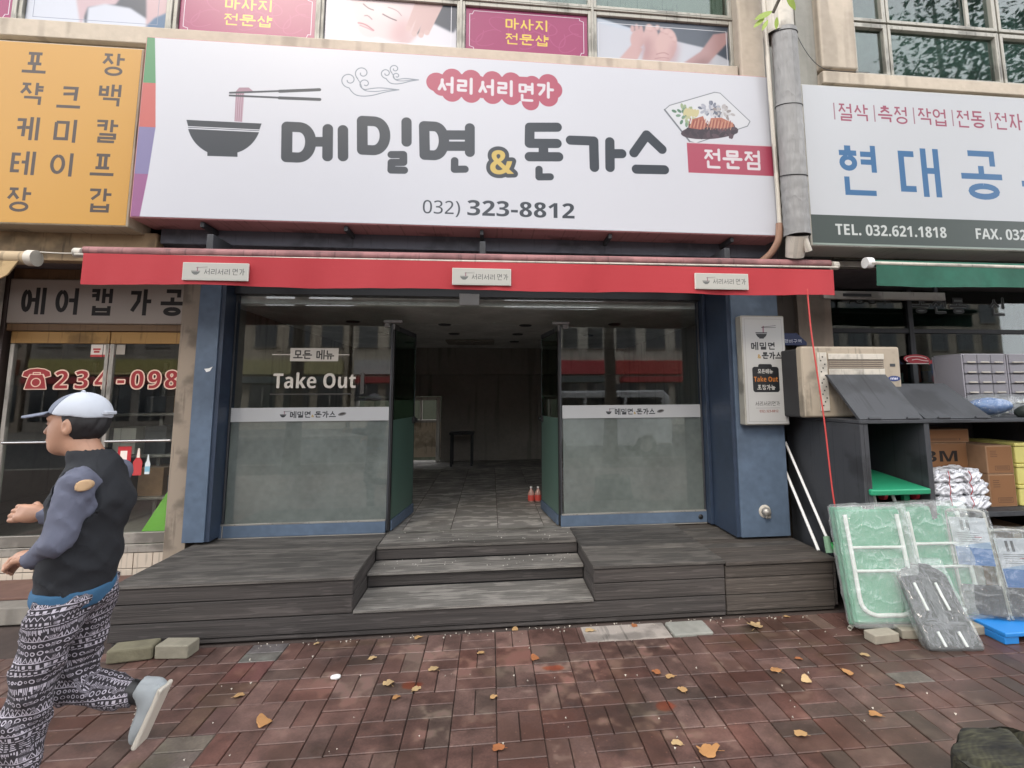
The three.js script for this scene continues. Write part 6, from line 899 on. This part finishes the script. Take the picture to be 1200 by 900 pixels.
// ---------------------------------------------------------------- street trees, van and houses behind the photographer (mirrored in the glass)
const barkMat = std(L(0.16, 0.145, 0.125), 0.95, { map: T.dirty, bumpMap: T.grain, bumpScale: 0.01 });
const leafMats = [L(0.09, 0.15, 0.035), L(0.12, 0.18, 0.04), L(0.06, 0.11, 0.03)].map((c) => phys(c, 0.85, { transmission: 0.35, thickness: 0, side: THREE.DoubleSide }));
function leaves(count, place, size, parent, mat) {
  const pos = [], idx = [], nor = []; let k = 0; const v = V(0, 0, 0), q = new THREE.Quaternion(), e = new THREE.Euler();
  for (let i = 0; i < count; i++) { const c = place(i); q.setFromEuler(e.set(rr(-0.9, 0.9), rr(0, 6.28), rr(-0.9, 0.9))); const s = size * rr(0.6, 1.2);
    for (const [a, b, h] of [[0, 0, 0], [0.28, 0.45, 0.05], [0, 1.1, -0.06], [-0.28, 0.45, 0.05]]) { v.set(a * s, h * s, b * s).applyQuaternion(q); pos.push(c[0] + v.x, c[1] + v.y, c[2] + v.z); v.set(0, 1, 0).applyQuaternion(q); nor.push(v.x, v.y, v.z); }
    idx.push(k, k + 1, k + 2, k, k + 2, k + 3); k += 4; }
  const g = new THREE.BufferGeometry(); g.setAttribute('position', new THREE.Float32BufferAttribute(pos, 3)); g.setAttribute('normal', new THREE.Float32BufferAttribute(nor, 3)); g.setAttribute('uv', new THREE.Float32BufferAttribute(new Float32Array(k * 2), 2)); g.setIndex(idx);
  return part('crown', g, mat, parent, { keepUV: true });
}
function tree(x, z, label, seedAt, height, limbs) {
  seed = seedAt; const o = thing('street_tree', label, 'tree', [x, 0, z], 'street trees by the kerb');
  part('trunk', [rod([x, 0, z], [x + 0.05, 1.6, z], 0.2, 0.15, 16), rod([x + 0.05, 1.6, z], [x, height * 0.62, z], 0.15, 0.09, 14), rod([x, height * 0.62, z], [x - 0.1, height * 0.92, z], 0.09, 0.03, 10)], barkMat, o);
  const tips = []; for (let k = 0; k < limbs; k++) { const a = k * 2.4, y0 = height * rr(0.42, 0.7), L1 = rr(1.2, 2.2), b = [x + L1 * Math.cos(a), y0 + rr(0.7, 1.6), z + L1 * Math.sin(a)]; part('limb', [rod([x, y0, z], b, 0.06, 0.025, 8)], barkMat, o); tips.push([...b, rr(0.7, 1.15)]); }
  tips.push([x, height * 0.9, z, 1.1]);
  leaves(Math.round(limbs * 400), () => { const t = tips[Math.floor(rnd() * tips.length)], a = rr(0, 6.28), c = rr(-1, 1), r = t[3] * Math.pow(rnd(), 0.45), s = Math.sqrt(1 - c * c); return [t[0] + r * s * Math.cos(a), t[1] + r * c * 0.75, t[2] + r * s * Math.sin(a)]; }, 0.16, o, leafMats[Math.floor(rnd() * 3)]);
  return o;
}
const tA = tree(2.95, 2.3, 'street tree by the kerb facing the open restaurant doors', 41, 9.6, 11);
tree(-4.6, 2.3, 'street tree by the kerb facing the packaging shop', 57, 9.8, 11);
tree(8.3, 2.3, 'street tree by the kerb facing the tool shop', 73, 9.2, 11);
tree(11.8, 2.2, 'tallest street tree beyond the tool shop', 91, 13.2, 16);
{ // a low twig hangs into view
  part('twig', [tube([[2.3, 4.4, 0.4], [1.9, 4.2, -0.9], [1.62, 3.95, -1.7], [1.45, 3.72, -2.15], [1.4, 3.62, -2.2]], 0.008, 40, 6), rod([2.95, 4.0, 2.3], [2.3, 4.4, 0.4], 0.03, 0.01, 8)], barkMat, tA);
  const lm = phys(L(0.3, 0.42, 0.06), 0.6, { transmission: 0.4, thickness: 0, side: THREE.DoubleSide });
  for (const [x, y, z, a, t, s] of [[1.4, 3.63, -2.2, 3.6, 0.3, 0.11], [1.36, 3.6, -2.21, 3.9, 0.5, 0.085], [1.42, 3.6, -2.2, 4.6, 0.1, 0.07], [1.45, 3.7, -2.16, 5.2, 0.3, 0.1], [1.37, 3.58, -2.2, 4.2, 0.6, 0.07], [1.5, 3.78, -2.05, 5.6, 0.2, 0.1], [1.55, 3.85, -1.9, 3.2, 0.2, 0.1]]) {
    const sh = new THREE.Shape(); sh.moveTo(0, 0); sh.quadraticCurveTo(s * 0.5, s * 0.32, s, 0); sh.quadraticCurveTo(s * 0.5, -s * 0.32, 0, 0); const g = new THREE.ShapeGeometry(sh, 8), p = g.attributes.position; for (let i = 0; i < p.count; i++) p.setZ(i, -2.2 * p.getY(i) ** 2 * 3 - 0.8 * p.getX(i) ** 2); g.computeVertexNormals();
    g.rotateX(t).rotateZ(a).translate(x, y, z); part('leaf', g, lm, tA);
  }
}
{ // parked van
  const o = thing('parked_van', 'white van parked along the kerb across the pavement', 'van', [3.2, -0.13, 5.3]), paint = phys(L(0.72, 0.74, 0.76), 0.3, { clearcoat: 0.6 }), dark = phys(L(0.02, 0.025, 0.03), 0.05);
  const prof = [[-2.1, 0.35], [-2.15, 0.8], [-2.05, 1.1], [-1.5, 1.72], [-1.2, 1.84], [1.9, 1.86], [2.05, 1.7], [2.1, 0.9], [2.1, 0.35]];
  const g = extrude(prof, 1.6, 0.05); g.translate(3.2, -0.1, 4.5); part('body', g, paint, o);
  for (const [a, b] of [[-1.35, -0.5], [-0.4, 0.7], [0.8, 1.85]]) part('side_window', rbox(3.2 + a, 3.2 + b, 1.05, 1.6, 4.43, 4.452, 0.01), dark, o);
  for (const x of [-1.35, 1.35]) for (const z of [4.55, 6.05]) { const w = part('wheel', new THREE.CylinderGeometry(0.32, 0.32, 0.2, 28).rotateX(Math.PI / 2).translate(3.2 + x, 0.19, z), M.blackMatt, o); part('hub', new THREE.CylinderGeometry(0.18, 0.18, 0.215, 20).rotateX(Math.PI / 2).translate(3.2 + x, 0.19, z), M.aluminium, w); }
}
{ // buildings across the road
  const Z = 17, dk = phys(L(0.03, 0.035, 0.04), 0.08), bands = [[-31, -22.6, L(0.4, 0.34, 0.28), L(0.3, 0.12, 0.08)], [-22.4, -14.2, L(0.36, 0.33, 0.3), L(0.35, 0.32, 0.1)], [15.2, 22.4, L(0.38, 0.36, 0.33), L(0.1, 0.22, 0.14)], [22.6, 31, L(0.42, 0.38, 0.32), L(0.1, 0.15, 0.3)], [-14, -7.4, L(0.62, 0.55, 0.45), L(0.45, 0.4, 0.2)], [-7.2, 0.6, L(0.68, 0.62, 0.52), L(0.5, 0.5, 0.48)], [0.8, 6.4, L(0.62, 0.6, 0.54), L(0.45, 0.05, 0.06)], [6.6, 15, L(0.7, 0.67, 0.6), L(0.45, 0.06, 0.05)]];  // outer houses, listed first, are unseen additions that darken the neighbouring shop glass
  const names = ['added tan house with a brown sign band far along the road', 'added grey brown house with an olive sign band along the road', 'added grey house with a green sign band across the road', 'added tan house with a blue sign band far along the road', 'ochre house with a yellow sign band across the road', 'cream house with a white sign band across the road', 'grey house with a red sign band across the road', 'pale house with a broad red sign band across the road'];
  bands.forEach(([x0, x1, wall, sign], i) => {
    const o = thing('street_house', names[i], 'building', [(x0 + x1) / 2, 0, Z + 3]), h = i < 4 ? 8.6 + (i % 2) : 5.6 + (i % 2), wm = std(wall, 0.85, { map: T.plaster });
    part('wall', box(x0, x1, 0, h, Z, Z + 6), wm, o); part('parapet', rbox(x0 - 0.1, x1 + 0.1, h, h + 0.3, Z - 0.1, Z + 6, 0.02), M.concrete, o);
    part('sign_band', rbox(x0 + 0.2, x1 - 0.2, 2.75, 3.5, Z - 0.32, Z - 0.02, 0.02), std(sign, 0.5), o); part('awning', rbox(x0 + 0.4, x1 - 0.4, 2.3, 2.6, Z - 0.9, Z - 0.02, 0.03), std(i % 2 ? L(0.4, 0.06, 0.06) : L(0.1, 0.12, 0.12), 0.8), o);
    const n = Math.max(3, Math.round((x1 - x0) / 1.6)), w = (x1 - x0) / n;
    for (let k = 0; k < n; k++) { const x = x0 + k * w; const s = part('shop_window', rbox(x + 0.2, x + w - 0.2, 0.5, 2.25, Z - 0.04, Z - 0.001, 0.01), dk, o); part('mullion', rbox(x + w / 2 - 0.03, x + w / 2 + 0.03, 0.5, 2.25, Z - 0.07, Z - 0.041, 0.005), M.aluminium, s); for (const y of [4.2, 5.9]) { if (y + 1.2 > h) continue; const q = part('window', rbox(x + 0.3, x + w - 0.3, y, y + 1.1, Z - 0.04, Z - 0.001, 0.01), dk, o); part('sill', rbox(x + 0.25, x + w - 0.25, y - 0.09, y - 0.005, Z - 0.12, Z - 0.001, 0.01), M.concrete, q); } }
  });
}

renderer.render(scene, camera);
